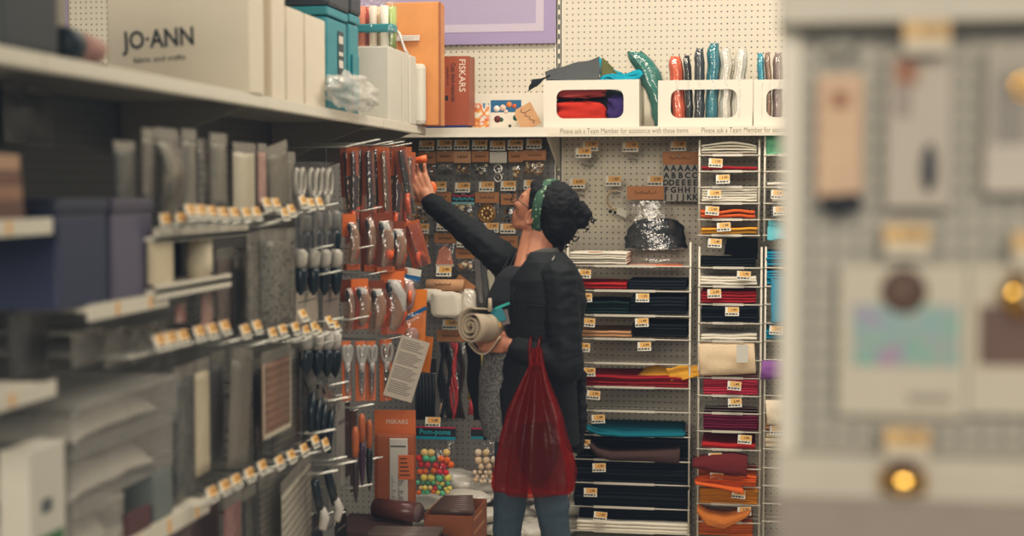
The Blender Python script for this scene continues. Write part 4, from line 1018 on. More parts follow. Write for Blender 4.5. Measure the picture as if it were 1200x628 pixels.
# scan-rail in front of the third row
# ---------------------------------------------------------------- near-end trays and boxes (out of focus)
def tray(px1, pyl, Y0, z, label, th=.03, X=XF, x0=XL):
    y1 = PX(px1, 222, X).y
    t = thing('merchandise_tray', label, 'shelf tray', (X, (Y0+y1)/2, z))
    L_ = y1-Y0
    B(white).bb(x0-X, -.004, -L_/2, L_/2, th*.55, th*.8).part('tray_deck', t)
    B(white).bb(-.004, 0, -L_/2, L_/2, 0, th).part('front_lip', t)
    for k in range(max(1, int(L_/.16))): b = B(tagor); b.bb(0.0003, .001, -L_/2+.16*k+.12, -L_/2+.16*k+.135, .004, th-.004); b.part('shelf_ticket', t)
    return t, y1
z1 = PX(30, 276, XF).z
tray(61, 276, 2.0, z1, 'short white tray at the left edge carrying brown boxes')
for k, (c, hh) in enumerate((((104, 74, 60), .035), ((150, 112, 86), .028), ((118, 84, 66), .024), ((176, 142, 112), .03))):
    y1 = PX(28, 222, -1.285).y
    B(mat('brown_box_%d' % k, c, .6)).bb(-1.60, -1.285, 2.05, y1-.004*k, z1+.026+sum((.035, .028, .024, .03)[:k])+.0005*k, z1+.026+sum((.035, .028, .024, .03)[:k+1]), .002).obj('flat_box', 'flat brown box in the short stack at the left edge, %s' % ['lowest', 'second from below', 'third from below', 'topmost and palest'][k], 'box', 'flat brown boxes at the left edge')
z2 = PX(130, 372, XF).z
tray(196, 372, 2.585, z2-.0, 'white tray carrying the two indigo boxes', .032)
for (a_, c_, col, lab) in ((66, 128, (44, 50, 76), 'dark indigo plastic box on the white tray, nearer of two'), (131, 181, (92, 86, 104), 'paler violet grey box on the white tray, farther of two')):
    ya, yb = PX(a_, 222, -1.285).y, PX(c_-3, 222, -1.285).y
    zt = PX((a_+c_)/2, 233, -1.285).z
    t = thing('plastic_box', lab, 'box', (-1.285, (ya+yb)/2, z2+.027)); w = yb-ya
    B(mat('indigo_%d' % a_, col, .35, var=.15, scale=8)).bb(-.30, 0, -w/2, w/2, 0, (zt-z2-.027)*.86, .006).part('box_body', t)
    B(mat('indigo_lid_%d' % a_, tuple(int(x*.8) for x in col), .4)).bb(-.305, .004, -w/2-.002, w/2+.002, (zt-z2-.027)*.86, zt-z2-.027, .006).part('box_lid', t)
z3 = PX(30, 474, XF).z
tray(62, 474, 2.0, z3, 'lower white tray at the left edge beside the clear boxes')
# cream two-tier display
ztop, zlow = PX(235, 280, -1.26).z, PX(230, 343, -1.26).z
ya, yb = PX(182, 222, -1.26).y, PX(270, 222, -1.26).y; yc = PX(291, 222, -1.26).y
t = thing('display_tray', 'cream two-tier display tray with paper roll inside, mid left', 'display', (-1.26, (ya+yb)/2, zlow)); w = yb-ya; hT = ztop-zlow
B(white).bb(-.36, 0, -w/2, w/2, .012, .022).bb(-.004, 0, -w/2, w/2, 0, .032).part('lower_tier', t)
B(white).bb(-.36, 0, -w/2, w/2+(yc-yb), hT+.002, hT+.012).bb(-.004, 0, -w/2, w/2+(yc-yb), hT, hT+.03).part('upper_tier', t)
for px, nm in ((190, 'nearest'), (208, 'second')):
    q = PX(px, 253, -1.263); TT = bpy.data.objects.new('price_ticket', TAGS['1.49']); COL.objects.link(TT); TT.location = (-1.2585, q.y, zlow+hT+.062); TT.rotation_euler = (-.15, 0, R90); tag(TT, '%s orange white ticket standing on the cream two-tier tray' % nm, 'price tag')
yd = PX(205, 222, -1.26).y
B(st_cream).bb(-.02, -.006, -w/2, -w/2+(yd-ya), .032, hT).part('end_panel', t)
ye = PX(240, 300, -1.29).y
B(mat('paper_roll_white', (206, 194, 168), .6)).tube([(-1.305, ye, zlow+.024), (-1.305, ye+.0, zlow+.06), (-1.30, ye, zlow+.13)], [.030, .032, .027], 16).obj('paper_roll', 'short white paper roll standing in the cream display tray', 'roll')
B(mat('black_card', (32, 34, 40), .5)).bb(-1.40, -1.38, PX(208, 300, -1.39).y, PX(226, 300, -1.39).y, zlow+.023, zlow+.14).obj('dark_card', 'dark card standing behind the white paper roll in the tray', 'card')
# lower near tray with clear boxes
z4 = PX(205, 613, XF).z
tray(241, 610, 2.35, z4-.02, 'lowest near tray under the clear boxes', .04)
random.seed(8)
for k, (px0, px1, py0, py1, lab) in enumerate(((78, 138, 540, 606, 'clear plastic box of white filling, lowest of the near stack'), (80, 200, 478, 538, 'wide clear plastic box of white filling, middle of the near stack'), (85, 205, 432, 476, 'clear plastic box, topmost of the near stack'))):
    X = -1.29; ya, yb = PX(px0, 222, X).y, PX(px1, 222, X).y
    if k == 0: z0 = z4+.013; zt = z0+.105
    elif k == 1: z0 = zt+.002; zt = z0+.115
    else: z0 = zt+.002; zt = z0+.09
    w = yb-ya; t = thing('clear_box', lab, 'box', (X, (ya+yb)/2, z0))
    B(film('box_film', gloss=.16, haze=.16, rough=.2)).bb(-.30, 0, -w/2, w/2, 0, zt-z0-.012, .006).part('box_body', t)
    B(hazy).bb(-.305, .004, -w/2-.002, w/2+.002, zt-z0-.012, zt-z0, .004).part('box_lid', t)
    B(mat('pale_filling', (186, 180, 166), .8, var=.25, scale=14)).grid(lambda u, v: V((-.02-.26*v, (u-.5)*w*.9, .012+(zt-z0)*.62*(.75+.35*nz3((u*4+k*3, v*3, 1)))*min(1, 8*u, 8*(1-u))*min(1, v*9+.25))), 16, 10).part('filling', t)
ya, yb = PX(146, 222, -1.285).y, PX(172, 222, -1.285).y
B(mat('wine_label', (92, 58, 58), .6)).bb(-1.30, -1.286, ya, yb, z4+.013, z4+.06).obj('small_card', 'small wine red card by the clear boxes on the near tray', 'card')
b = B(mat('teal_grey', (112, 118, 114), .4)).bb(-1.36, -1.288, PX(176, 222, -1.288).y, PX(198, 222, -1.288).y, z4+.013, z4+.12, .004)
b.obj('plastic_jar_pack', 'grey green plastic pack at the far end of the near tray', 'packet')
t = thing('carton_pack', 'white carton with green foot standing at lower left edge', 'box', (-1.285, PX(50, 222, -1.285).y, z4+.014-.0)); w = PX(74, 222, -1.285).y-PX(32, 222, -1.285).y
hh = PX(52, 523, -1.285).z-z4-.014
B(offwh).bb(-.06, 0, -w/2, w/2, 0, hh, .003).part('carton_body', t)
B(mat('leaf_green', (70, 116, 70), .6)).bb(.0005, .001, -w*.3, w*.42, hh*.22, hh*.36).part('green_print', t)
b = B(mat('grey_print', (96, 100, 98), .6)).bb(.0005, .001, -w*.2, w*.1, hh*.52, hh*.62); b.part('grey_print', t)
# dim packs hanging between the trays
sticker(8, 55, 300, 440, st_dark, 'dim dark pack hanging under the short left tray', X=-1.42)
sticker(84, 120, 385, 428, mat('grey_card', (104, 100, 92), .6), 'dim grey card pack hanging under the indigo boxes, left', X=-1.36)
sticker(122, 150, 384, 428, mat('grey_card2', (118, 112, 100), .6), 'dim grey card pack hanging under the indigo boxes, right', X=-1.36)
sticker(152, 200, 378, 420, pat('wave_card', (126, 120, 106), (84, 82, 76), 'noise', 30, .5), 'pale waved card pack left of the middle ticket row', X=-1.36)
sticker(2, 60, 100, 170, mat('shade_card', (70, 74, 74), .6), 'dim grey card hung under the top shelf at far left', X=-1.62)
# ================================================================ TOOL SECTION
oc2 = mat('orange_card_dark', (164, 86, 44), .5, var=.14)
toolw = mat('tool_white', (172, 166, 154), .35); toold = mat('tool_dark', (24, 36, 42), .3); toolg = mat('tool_grey', (120, 118, 112), .35); bladem = mat('blade_steel', (150, 148, 142), .25, .8)
ltgrey = mat('cutter_grey', (166, 162, 156), .3); warmg = mat('warm_grey_card', (128, 116, 106), .5)
def ell(cx, cz, rx, rz_, y, n=18, ph=0): return [(cx+rx*math.cos(2*PI*i/n)*math.cos(ph)-rz_*math.sin(2*PI*i/n)*math.sin(ph), y, cz+rx*math.cos(2*PI*i/n)*math.sin(ph)+rz_*math.sin(2*PI*i/n)*math.cos(ph)) for i in range(n)]
def tbase(name, label, px0, px1, py0, py1, X, cat, tilt=0, yaw=0):
    w, H, o = left_frame(px0, px1, py0, py1, X, yaw)
    return thing(name, label, cat, o, rot=(0, tilt, R90+yaw)), w, H
def scissors(px0, px1, py0, py1, label, X=-1.30, hm=toolw, card=None, yaw=0, tilt=0, bl=None, film_=True):
    t, w, H = tbase('scissors', label, px0, px1, py0, py1, X, 'scissors', tilt, yaw)
    if card: B(card).bb(-w*.5, w*.5, .006, .008, -H, 0).part('backing_card', t)
    r = min(w*.24, H*.14)
    for s in (-1, 1):
        b = B(hm); b.tube(ell(s*r*.95, -H*.22, r*.8, H*.14, 0, 18, -s*.12), .0065, 8, closed=True)
        b.tube([(s*r*.5, 0, -H*.35), (s*r*.12, 0, -H*.45), (-s*r*.1, 0, -H*.52)], [.007, .008, .006], 8); b.part('handle', t)
        b = B(bl or bladem); b.prism([(-s*.001, -H*.46), (s*.010, -H*.49), (s*.007, -H*.8), (s*.001, -H*.96)], .002, -.003 if s > 0 else .0); b.part('blade', t)
    B(mat('screw_steel', (120, 118, 112), .3, .8)).ball((0, -.005, -H*.5), .005, 1).part('pivot_screw', t)
    if film_: B(clear).grid(lambda u, v: V(((u-.5)*w, -.018*math.sin(PI*u)**.4, -H+H*v)), 6, 8).part('blister', t)
    return t
def brush(px0, px1, py0, py1, label, X=-1.30, top=toolw, bot=toold, cat='tool', name='craft_knife', card=None, tilt=0):
    t, w, H = tbase(name, label, px0, px1, py0, py1, X, cat, tilt)
    if card: B(card).bb(-w*.5, w*.5, .012, .014, -H, .01).part('backing_card', t)
    r = min(w*.36, .022 if top is not oc2 else .012)
    B(top).tube([(0, 0, 0), (0, 0, -H*.08), (0, 0, -H*.3), (0, 0, -H*.42)], [r*.55, r, r*.9, r*.6], 12).part('cap', t)
    B(bot).tube([(0, 0, -H*.40), (0, 0, -H*.5), (0, 0, -H*.72), (0, 0, -H*.9), (0, 0, -H)], [r*.7, r*.95, r*.85, r*.55, r*.15], 12).part('handle', t)
    return t
def cardpack(px0, px1, py0, py1, m, label, X=-1.31, tilt=0, name='card_pack', yaw=0):
    t, w, H = tbase(name, label, px0, px1, py0, py1, X, 'card', tilt, yaw)
    lhook(t.location+V((-.01, 0, -.012)), X+.012, 'wire hook holding the '+label)
    B(m).bb(-w/2, w/2, 0, .004, -H, 0, .001).part('card_body', t)
    B(mat('print_line', (96, 90, 84), .6)).bb(-w*.4, w*.4, -.0008, -.0002, -H*.32, -H*.28).part('printed_line', t)
    return t
scissors(345, 358, 190, 296, 'white-handled scissors on clear card, left of three, below the shelf end', X=-1.29)
scissors(361, 377, 190, 300, 'white-handled scissors on clear card, middle of three', X=-1.28)
scissors(375, 390, 190, 298, 'white-handled scissors on clear card, right of three', X=-1.28)
for i, (px, py) in enumerate(((354, 243), (363, 245), (373, 244))):
    q = PX(px, py, -1.225); hook((XL+.004, q.y, q.z-.02), -1.225-XL-.01, 'wire hook and ticket in front of the white-handled scissors, %s of three' % ('left', 'middle', 'right')[i], '1.99', R90, None, .05, -.35, True)
for i, (a_, c_) in enumerate(((352, 362), (366, 375), (377, 386), (387, 397))):
    brush(a_, c_, 246 if i else 250, 304, 'dark handled tool hanging below the white scissors, %s of four' % ordn[i], top=toolg, X=-1.31)
for i, (a_, c_) in enumerate(((345, 359), (361, 373), (374, 386), (387, 400))):
    brush(a_, c_, 292, 346, 'white-capped dark craft knife in the second tool row, %s of four' % ordn[i], X=-1.29)
cardpack(347, 373, 341, 378, mat('ruled_card', (160, 148, 132), .6), 'pale ruled card below the white-capped knives')
cardpack(379, 397, 336, 388, warmg, 'warm grey printed card beside the pale ruled card')
for i, (px, py) in enumerate(((353, 376), (384, 383), (370, 394), (392, 388))):
    q = PX(px, py, -1.225); hook((XL+.004, q.y, q.z-.02), -1.225-XL-.01, 'wire hook and ticket in the tool section middle, %s from left' % ordn[i], '1.49', R90, None, .05, -.5, True)
for i, (a_, c_) in enumerate(((353, 364), (366, 377), (378, 388), (388, 397))):
    brush(a_, c_, 388, 442, 'dark handled tool with pale cap in the third tool row, %s of four' % ordn[i], top=greywh, X=-1.295)
def angled(px0, px1, py0, py1, label, X=-1.28):
    t, w, H = tbase('craft_punch', label, px0, px1, py0, py1, X, 'tool')
    B(bladem).hull([V((x, y, z)) for x, z in ((-w*.4, -H*.05), (w*.1, 0), (w*.5, -H*.25), (0, -H*.35)) for y in (-.006, .006)], False).part('steel_head', t)
    B(toold).tube([(w*.1, 0, -H*.28), (-w*.1, 0, -H*.6), (-w*.2, 0, -H)], [.010, .012, .008], 8).part('handle', t)
    return t
for i, (a_, c_, p, q) in enumerate(((360, 372, 440, 505), (367, 379, 446, 515), (374, 386, 450, 522), (381, 394, 456, 530))):
    angled(a_, c_, p, q, 'steel-headed dark tool slanting in the fourth tool row, %s of four' % ordn[i])
cardpack(395, 404, 462, 570, mat('clear_strip', (140, 136, 128), .3), 'narrow grey plastic strip pack left of the orange section', X=-1.27)
for i, (a_, c_, p, q) in enumerate(((366, 380, 560, 622), (380, 398, 548, 612))):
    t, w, H = tbase('lever_tool', 'pale plastic lever tool low in the tool section, %s of two' % ['left', 'right'][i], a_, c_, p, q, -1.27, 'tool')
    B(toold).tube([(-w*.3, 0, 0), (-w*.1, 0, -H*.3), (w*.2, 0, -H*.7)], [.012, .014, .012], 10).part('handle', t)
    B(greywh).tube([(w*.1, -.008, -H*.6), (w*.25, -.01, -H*.8), (w*.1, -.008, -H)], [.010, .016, .012], 10).part('lever_tip', t)
for i, (a_, c_) in enumerate(((366, 378), (380, 392), (394, 406))):
    cardpack(a_, c_, 600, 660, [toold, greyp, black][i], 'dark pack at the bottom of the tool section, %s of three' % ordn[i], X=-1.33)
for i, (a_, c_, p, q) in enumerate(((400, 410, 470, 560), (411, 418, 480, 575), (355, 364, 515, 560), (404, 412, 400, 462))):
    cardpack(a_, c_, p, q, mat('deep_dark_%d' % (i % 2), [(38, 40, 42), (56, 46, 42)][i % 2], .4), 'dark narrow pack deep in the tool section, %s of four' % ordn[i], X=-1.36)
# bare hook arms that show as pale wires
for i, (px, py, X) in enumerate(((398, 243, -1.22), (392, 292, -1.22), (402, 322, -1.2), (404, 377, -1.2), (396, 404, -1.22), (410, 452, -1.22), (412, 470, -1.2), (395, 508, -1.2), (408, 540, -1.22), (398, 556, -1.2), (434, 375, -1.2), (449, 247, -1.21), (440, 292, -1.21), (455, 322, -1.2), (476, 398, -1.2), (440, 478, -1.2), (450, 540, -1.2), (438, 572, -1.2), (420, 545, -1.2))):
    q = PX(px, py, X); hook((XL+.004, q.y, q.z), X-XL-.01, 'bare wire hook arm in the tool and orange sections, %s from left by tip' % (['far left', 'second', 'third', 'fourth', 'fifth', 'sixth', 'seventh', 'eighth', 'ninth', 'tenth', 'eleventh', 'twelfth', 'thirteenth', 'fourteenth', 'fifteenth', 'sixteenth', 'seventeenth', 'eighteenth', 'nineteenth'][i]), None, R90)
# ================================================================ ORANGE SECTION
oc = orange
amber_d = mat('dark_amber_card', (120, 58, 34), .5, var=.15)
def longtool(px0, px1, py0, py1, label, X, body=None, yaw=0, tilt=0, acc=orangep):
    t, w, H = tbase('craft_shears', label, px0, px1, py0, py1, X, 'shears', tilt, yaw)
    kk = (HOOKN[0] % 3); HOOKN[0] += 1
    B([amber_d, oc2, oc2][kk]).bb(-w*.5, w*.5, .006, .008, -H*[.5, .3, .98][kk], .0).part('backing_card', t)
    b = B(body or black); b.prism([(-w*.22, -H*.06), (w*.05, -H*.05), (w*.22, -H*.4), (w*.2, -H*.62), (-w*.05, -H*.72), (-w*.2, -H*.5)], .010, -.006); b.part('blade_sheath', t)
    b = B(acc); b.tube([(0, 0, -H*.66), (-w*.18, -.002, -H*.78), (-w*.15, -.002, -H*.95)], [.009, .011, .008], 8); b.part('handle', t)
    b = B(body or black); b.tube([(0, 0, -H*.66), (w*.18, -.002, -H*.78), (w*.15, -.002, -H*.95)], [.008, .010, .008], 8); b.part('handle', t)
    B(brownfilm).grid(lambda u, v: V(((u-.5)*w*.96, -.02*math.sin(PI*u)**.5, -H*.97+H*.93*v)), 6, 8).part('blister', t)
    return t
ch = mat('charcoal_plastic', (44, 42, 44), .35); bl_ = mat('brown_black', (50, 38, 36), .35)
for i, (a_, c_, p, q, X, m) in enumerate(((401, 409, 172, 290, -1.33, black), (409, 417, 172, 286, -1.30, bl_), (417, 426, 170, 280, -1.32, black), (427, 435, 172, 285, -1.28, ch), (436, 444, 170, 278, -1.30, black), (444, 453, 172, 288, -1.26, toolg), (454, 462, 172, 286, -1.28, ch), (462, 471, 170, 290, -1.25, bl_), (470, 479, 172, 284, -1.27, ch))):
    longtool(a_-2, c_+4, p, q, 'dark-bladed shears on orange card in the top orange row, %s from left' % ordn[i], X, m, -.75-.12*(i % 3), .02*((i*2) % 5-2))
longtool(462, 476, 172, 256, 'orange carded shears tipped outward just left of the raised fingers', -1.20, black, -.8, -.18)
longtool(474, 488, 178, 300, 'orange carded pack hanging right behind the raised hand', -1.22, toolg, -.8, .04)
for i, (px, py) in enumerate(((430, 172), (447, 168), (462, 170), (475, 170), (484, 172))):
    q = PX(px, py, -1.19); hook((XL+.004, q.y, q.z), -1.19-XL-.01, 'bare wire hook tip above the orange shears, %s of five' % ordn[i], None, R90)
def cutter(px0, px1, py0, py1, label, X, yaw=0, tilt=0, hm=ltgrey, base=True, knob=False):
    t, w, H = tbase('rotary_cutter', label, px0, px1, py0, py1, X, 'cutter', tilt, yaw)
    B([oc, oc2, amber_d][len(label) % 3]).bb(-w*.5, w*.5, .016, .018, -H*(.35 if len(label) % 2 else 1), .02).part('backing_card', t)
    pts = [(-w*.30, 0, -H*.10), (-w*.05, -.004, -H*.14), (w*.16, -.006, -H*.32), (w*.18, -.006, -H*.55), (w*.02, -.004, -H*.78), (-w*.08, 0, -H*.92)]
    k = min(w*.3, .026)
    B(hm).tube(pts, [k*.6, k, k*1.05, k*.95, k*.85, k*.45], 12).part('handle', t)
    B(orangep).tube([(w*.2, -.004, -H*.42), (w*.34, -.004, -H*.62), (w*.26, -.004, -H*.84)], [k*.35, k*.6, k*.4], 10).part('grip_inlay', t)
    B(mat('dark_slot', (36, 40, 44), .4)).tube([(-w*.30, -.012, -H*.08), (-w*.24, -.014, -H*.2), (-w*.26, -.012, -H*.34)], [k*.35, k*.5, k*.2], 8).part('blade_guard', t)
    if knob: B(orangep).tube([(w*.12, -.018, -H*.7), (w*.12, -.03, -H*.7)], [.017, .014], 14).part('blade_wheel', t)
    if base: B(oc2).bb(-w*.5, w*.5, -.012, .015, -H*1.06, -H*.94, .002).part('base_strip', t)
    B(brownfilm).grid(lambda u, v: V(((u-.5)*w*1.02, -.034*math.sin(PI*u)**.5*math.sin(PI*(.08+.9*v))**.5, -H+H*.96*v)), 8, 8).part('blister', t)
    return t
cutter(404, 420, 258, 313, 'grey-handled cutter on orange card, leftmost of the second orange row', -1.29, -.8, knob=False)
cutter(425, 440, 252, 314, 'grey-handled cutter with dark guard, second in the second orange row', -1.27, -.85)
cutter(440, 461, 256, 316, 'pale-handled cutter with orange wheel in the second orange row', -1.22, -.9, knob=True)
cutter(456, 476, 266, 318, 'large pale curved cutter near the end of the second orange row', -1.20, -.95)
longtool(470, 492, 260, 316, 'orange carded pack slanting down right of the pale cutters', -1.19, oc2, -.9, -.3)
for i, (a_, c_, p, q, X, y_) in enumerate(((402, 415, 335, 390, -1.30, -.75), (414, 434, 334, 386, -1.26, -.85), (432, 452, 336, 390, -1.23, -.9), (448, 476, 325, 392, -1.19, -1.0))):
    cutter(a_, c_, p, q, 'big grey and orange rotary cutter in blister, third orange row, %s of four' % ordn[i], X, y_, base=False)
for i, (a_, c_) in enumerate(((402, 412), (418, 429), (430, 441), (446, 460))):
    scissors(a_, c_, 400 if i < 3 else 398, 470, 'small pale-handled scissors on orange card, %s of four in the row' % ordn[i], X=-1.24+.01*(i % 2), hm=ltgrey, card=oc, yaw=-.75)
# clear pack with blue bar and pink blade
t, w, H = tbase('blade_pack', 'clear pack with blue bar and pink blade shape hanging beside the cutters', 467, 496, 314, 372, -1.17, 'packet', .2, -1.0)
B(offwh).bb(-w*.45, w*.45, .0, .003, -H*.22, 0).use(mat('blue_bar', (30, 92, 140), .4)).bb(-w*.45, w*.45, -.001, .0, -H*.25, -H*.14).part('header_card', t)
B(mat('pinkish_plastic', (178, 140, 130), .3)).tube([(0, -.008, -H*.25), (w*.1, -.01, -H*.5), (w*.12, -.01, -H*.75), (0, -.006, -H*.95)], [.010, .022, .020, .008], 12).part('blade_case', t)
B(orangep).tube([(w*.02, -.03, -H*.45), (w*.06, -.033, -H*.7)], [.006, .009], 8).part('blade_insert', t)
filmbag(t, w*.9, -H, -H*.2, .03)
t, w, H = tbase('blade_pack', 'second pack with blue bar, lower, over a bright orange card', 470, 500, 366, 420, -1.16, 'packet', .05, -1.0)
B(mat('bright_orange_card', (222, 124, 36), .5)).bb(-w*.4, w*.5, .004, .007, -H*.7, H*.5).part('backing_card', t)
B(mat('blue_bar', (30, 92, 140), .4)).box((0, -.003, -.006), (w*1.05, .003, .013), Mx.Rotation(rad(-28), 3, 'Y')).part('blue_bar', t)
B(mat('pinkish_plastic', (178, 140, 130), .3)).ball((-w*.05, -.006, -H*.5), .03, 2, (.9, .3, 1)).part('blade_case', t)
filmbag(t, w*.9, -H, 0, .02)
q = PX(480, 442, -1.15)
B(mat('bright_orange_card', (222, 124, 36), .5)).box((-1.16, PX(498, 420, -1.16).y, PX(498, 415, -1.16).z), (.05, .004, .13), Mx.Rotation(rad(6), 3, 'Y')).obj('orange_card', 'bright orange card hanging behind the printed leaflet', 'card')
# printed leaflet
t, w, H = tbase('leaflet', 'tilted grey leaflet densely printed, hanging in front of the orange packs', 468, 507, 397, 470, -1.12, 'leaflet', .0, .95)
w = .105; t.rotation_euler = (0, .32, R90-1.05)
B(mat('leaflet_paper', (176, 166, 152), .6)).bb(-w/2, w/2, 0, .0015, -H, 0).part('paper', t)
b = B(mat('leaflet_print', (84, 78, 72), .6))
for k in range(26):
    z = -H*(.06+.034*k); 
    if k % 7 != 5: b.bb(-w*.42, -w*.42+w*.84*(.72+.28*((k*37) % 10)/10), -.0006, -.0002, z-.0018, z)
b.part('printed_lines', t)
# carded paper trimmer
t, w, H = tbase('paper_trimmer_pack', 'orange carded paper trimmer in blister with white brand lettering', 440, 487, 480, 600, -1.13, 'trimmer', 0, 0)
a_, c_ = P(439, 480, 5.06), P(487, 600, 5.06); w = c_.x-a_.x; H = a_.z-c_.z
t.location = ((a_.x+c_.x)/2, 5.06, a_.z); t.rotation_euler = (0, 0, rad(6))
B(oc).bb(-w/2, w/2, .0, .004, -H, 0, .001).part('backing_card', t)
b = B(mat('white_print', (214, 190, 172), .5)); b.text('FISKARS', .023, FRONT(w*.05, -.001, -H*.115), .02); b.part('brand_lettering', t)
B(oc2).bb(-w*.46, w*.5, -.03, -.002, -H*.94, -H*.22, .012).part('blister_tray', t)
rb = B(mat('ruler_grey', (200, 196, 188), .35)).bb(-w*.1, w*.34, -.04, -.028, -H*.9, -H*.26, .004).part('ruler_body', t)
b = B(mat('leaflet_print', (84, 78, 72), .6))
random.seed(4)
for k in range(26): b.bb(-w*.06+.0, -w*.06+w*.1*random.random()+.004, -.0408, -.0402, -H*(.62+.01*k), -H*(.62+.01*k)+.002) if k % 2 else b.bb(w*.1, w*.1+w*.16*random.random(), -.0408, -.0402, -H*(.62+.01*k), -H*(.62+.01*k)+.003)
b.bb(-w*.07, w*.3, -.0408, -.0402, -H*.345, -H*.33); b.part('ruler_print', rb)
B(mat('orange_label', (206, 104, 46), .5)).bb(w*.12, w*.5, -.046, -.041, -H*.66, -H*.42, .002).part('slide_label', t)
b = B(dark)
for k in range(5): b.bb(w*.16, w*.16+w*.26*(.6+.08*k), -.0468, -.0462, -H*(.46+.04*k), -H*(.46+.04*k)+.004)
b.part('label_print', t)
for i, (a2, c2, p, q, m) in enumerate(((420, 428, 485, 570, mat('plum_plastic', (64, 40, 58), .3)), (428, 437, 492, 575, black), (413, 420, 500, 590, bl_))):
    brush(a2, c2, p, q, 'slim dark tool in clear pack left of the trimmer, %s of three' % ordn[i], X=-1.22, top=oc2, bot=m)
# base deck goods at the far end
t = thing('product_carton', 'brown orange open carton with ribbed dark packs on top, by the floor', 'box', (P(526, 628, 5.05).x, 5.20, .152))
xa_, xb_ = P(497, 612, 5.05).x-t.location.x, P(553, 612, 5.05).x-t.location.x
zt = P(530, 604, 5.05).z-.152
brn = mat('carton_brown', (150, 84, 50), .6, var=.12)
b = B(brn)
b.bb(xa_, xb_, -.15, -.146, 0, zt); b.bb(xa_, xb_, .146, .15, 0, zt); b.bb(xa_, xa_+.004, -.146, .146, 0, zt); b.bb(xb_-.004, xb_, -.146, .146, 0, zt); b.bb(xa_+.004, xb_-.004, -.146, .146, 0, .004); b.part('carton_body', t)
b = B(mat('carton_print', (190, 130, 90), .6))
for k in range(4): b.bb(xb_+.0003, xb_+.001, -.12, .10-.05*(k % 2), zt*.35+.05*k, zt*.35+.05*k+.012)
b.part('carton_print', t)
rib = mat('ribbed_dark', (96, 74, 66), .35, var=.2)
for k in range(7):
    o = B(rib).tube([(t.location.x-.07, 5.07+.035*k, .152+zt+.008), (t.location.x+.09-.008*k, 5.08+.035*k, .152+zt+.012)], .014, 8).obj('blade_tube', 'ribbed dark tube pack lying on the brown carton', 'tube', 'dark tube packs lying on the brown carton')
a_ = P(470, 598, 5.0)
t = thing('plastic_tube', 'brown translucent plastic tube with open end in front of the carton', 'tube', (a_.x, 4.96, .152+.30))
B(mat('tube_brown', (104, 62, 54), .3)).tube([(-.10, .06, 0), (.075, 0, .002)], .036, 18).part('tube_body', t)
B(mat('tube_end', (120, 98, 92), .3)).tube([(.0755, 0, .002), (.078, -.001, .002)], .033, 18).part('tube_end', t)
b = B(mat('plum_carton', (74, 50, 46), .6)).bb(t.location.x-.22, t.location.x+.02, 4.82, 5.1, .152, .41, .004); b.obj('product_carton', 'dark plum carton under the brown plastic tube', 'box')
for k in range(4):
    B(mat('tube_grey_brown', (112, 96, 88), .35)).tube([(a_.x-.04, 4.78-.028*k+.0, .43-.0), (a_.x+.20, 4.80-.028*k, .432)], .0135, 10).obj('blade_tube', 'clear grey brown tube in the front row near the bottom edge', 'tube', 'grey brown tubes at the bottom edge')
B(mat('plum_carton', (74, 50, 46), .6)).bb(a_.x-.06, a_.x+.22, 4.66, 4.815, .152, .415, .004).obj('product_carton', 'dark carton carrying the grey brown tubes at the bottom edge', 'box')
# ================================================================ RIGHT-HAND BOARD (close, out of focus)
YR2 = 1.80
pegr = pegmat('near_pegboard', (160, 155, 142), (92, 92, 90), r=.0052)
q = P(914, 300, YR2); x0 = q.x
t = thing('endcap_display', 'close out-of-focus pegboard end display at right', 'display', (x0, YR2, 0))
zt = P(1000, 27, YR2-.06).z; zb = P(1000, 528, YR2).z; zb2 = P(1000, 582, YR2-.03).z
B(pegr).bb(.02, .9, .0, .02, zb, zt+.05).part('peg_panel', t)
B(white).bb(0, .022, -.012, .05, 0, zt+.05).part('side_post', t)
B(mat('near_enamel', (190, 182, 166), .45)).bb(-.004, .9, -.075, .02, zt, zt+.22).part('header_ledge', t)
B(mat('near_enamel', (190, 182, 166), .45)).bb(-.004, .9, -.035, .02, zb2, zb).part('lower_rail', t)
B(mat('taupe_panel', (148, 136, 126), .6)).bb(.0, .9, -.02, .02, 0.12, zb2).part('lower_panel', t)
B(greyp).bb(.0, .9, .0, .02, 0, .12).part('kick_plate', t)
def rcard(px0, px1, py0, py1, m, label, Y=1.76, name='product_card', cat='card', fl=False):
    a, c = P(px0, py0, Y), P(px1, py1, Y); w, H = c.x-a.x, a.z-c.z
    t = thing(name, label, cat, ((a.x+c.x)/2, Y, a.z)); B(m).bb(-w/2, w/2, 0, .003, -H, 0, .001).part('card_body', t)
    return t, w, H
def rbox(t, w, H, u0, u1, v0, v1, m, name, y=-.002, d=.003, bev=0):
    return B(m).bb(-w/2+u0*w, -w/2+u1*w, y-d, y+.001, -v1*H, -v0*H, bev).part(name, t)
skin_c = mat('peach_card', (206, 172, 142), .6)
t, w, H = rcard(959, 1009, 88, 232, skin_c, 'slim peach card with dark brush at its foot, left on the near board')
rbox(t, w, H, .3, .7, .14, .26, mat('brown_dot', (150, 104, 78), .6), 'printed_motif'); B(dark).tube([(-w*.42, -.008, -H*1.03), (0, -.012, -H*1.06), (w*.46, -.008, -H*1.01)], [.008, .013, .008], 8).part('brush_head', t)
t, w, H = rcard(1041, 1113, 62, 244, mat('misty_card', (176, 166, 152), .5), 'misty white card with brown top and dark oval, centre of near board')
rbox(t, w, H, .1, .46, .05, .2, mat('brown_dot', (150, 104, 78), .6), 'printed_motif'); rbox(t, w, H, .12, .36, .2, .4, mat('mauve_grey', (150, 138, 130), .6), 'printed_block')
B(mat('deep_navy', (40, 46, 56), .4)).ball((w*.16, -.005, -H*.74), .02, 2, (.45, .3, 1.5)).part('dark_oval', t)
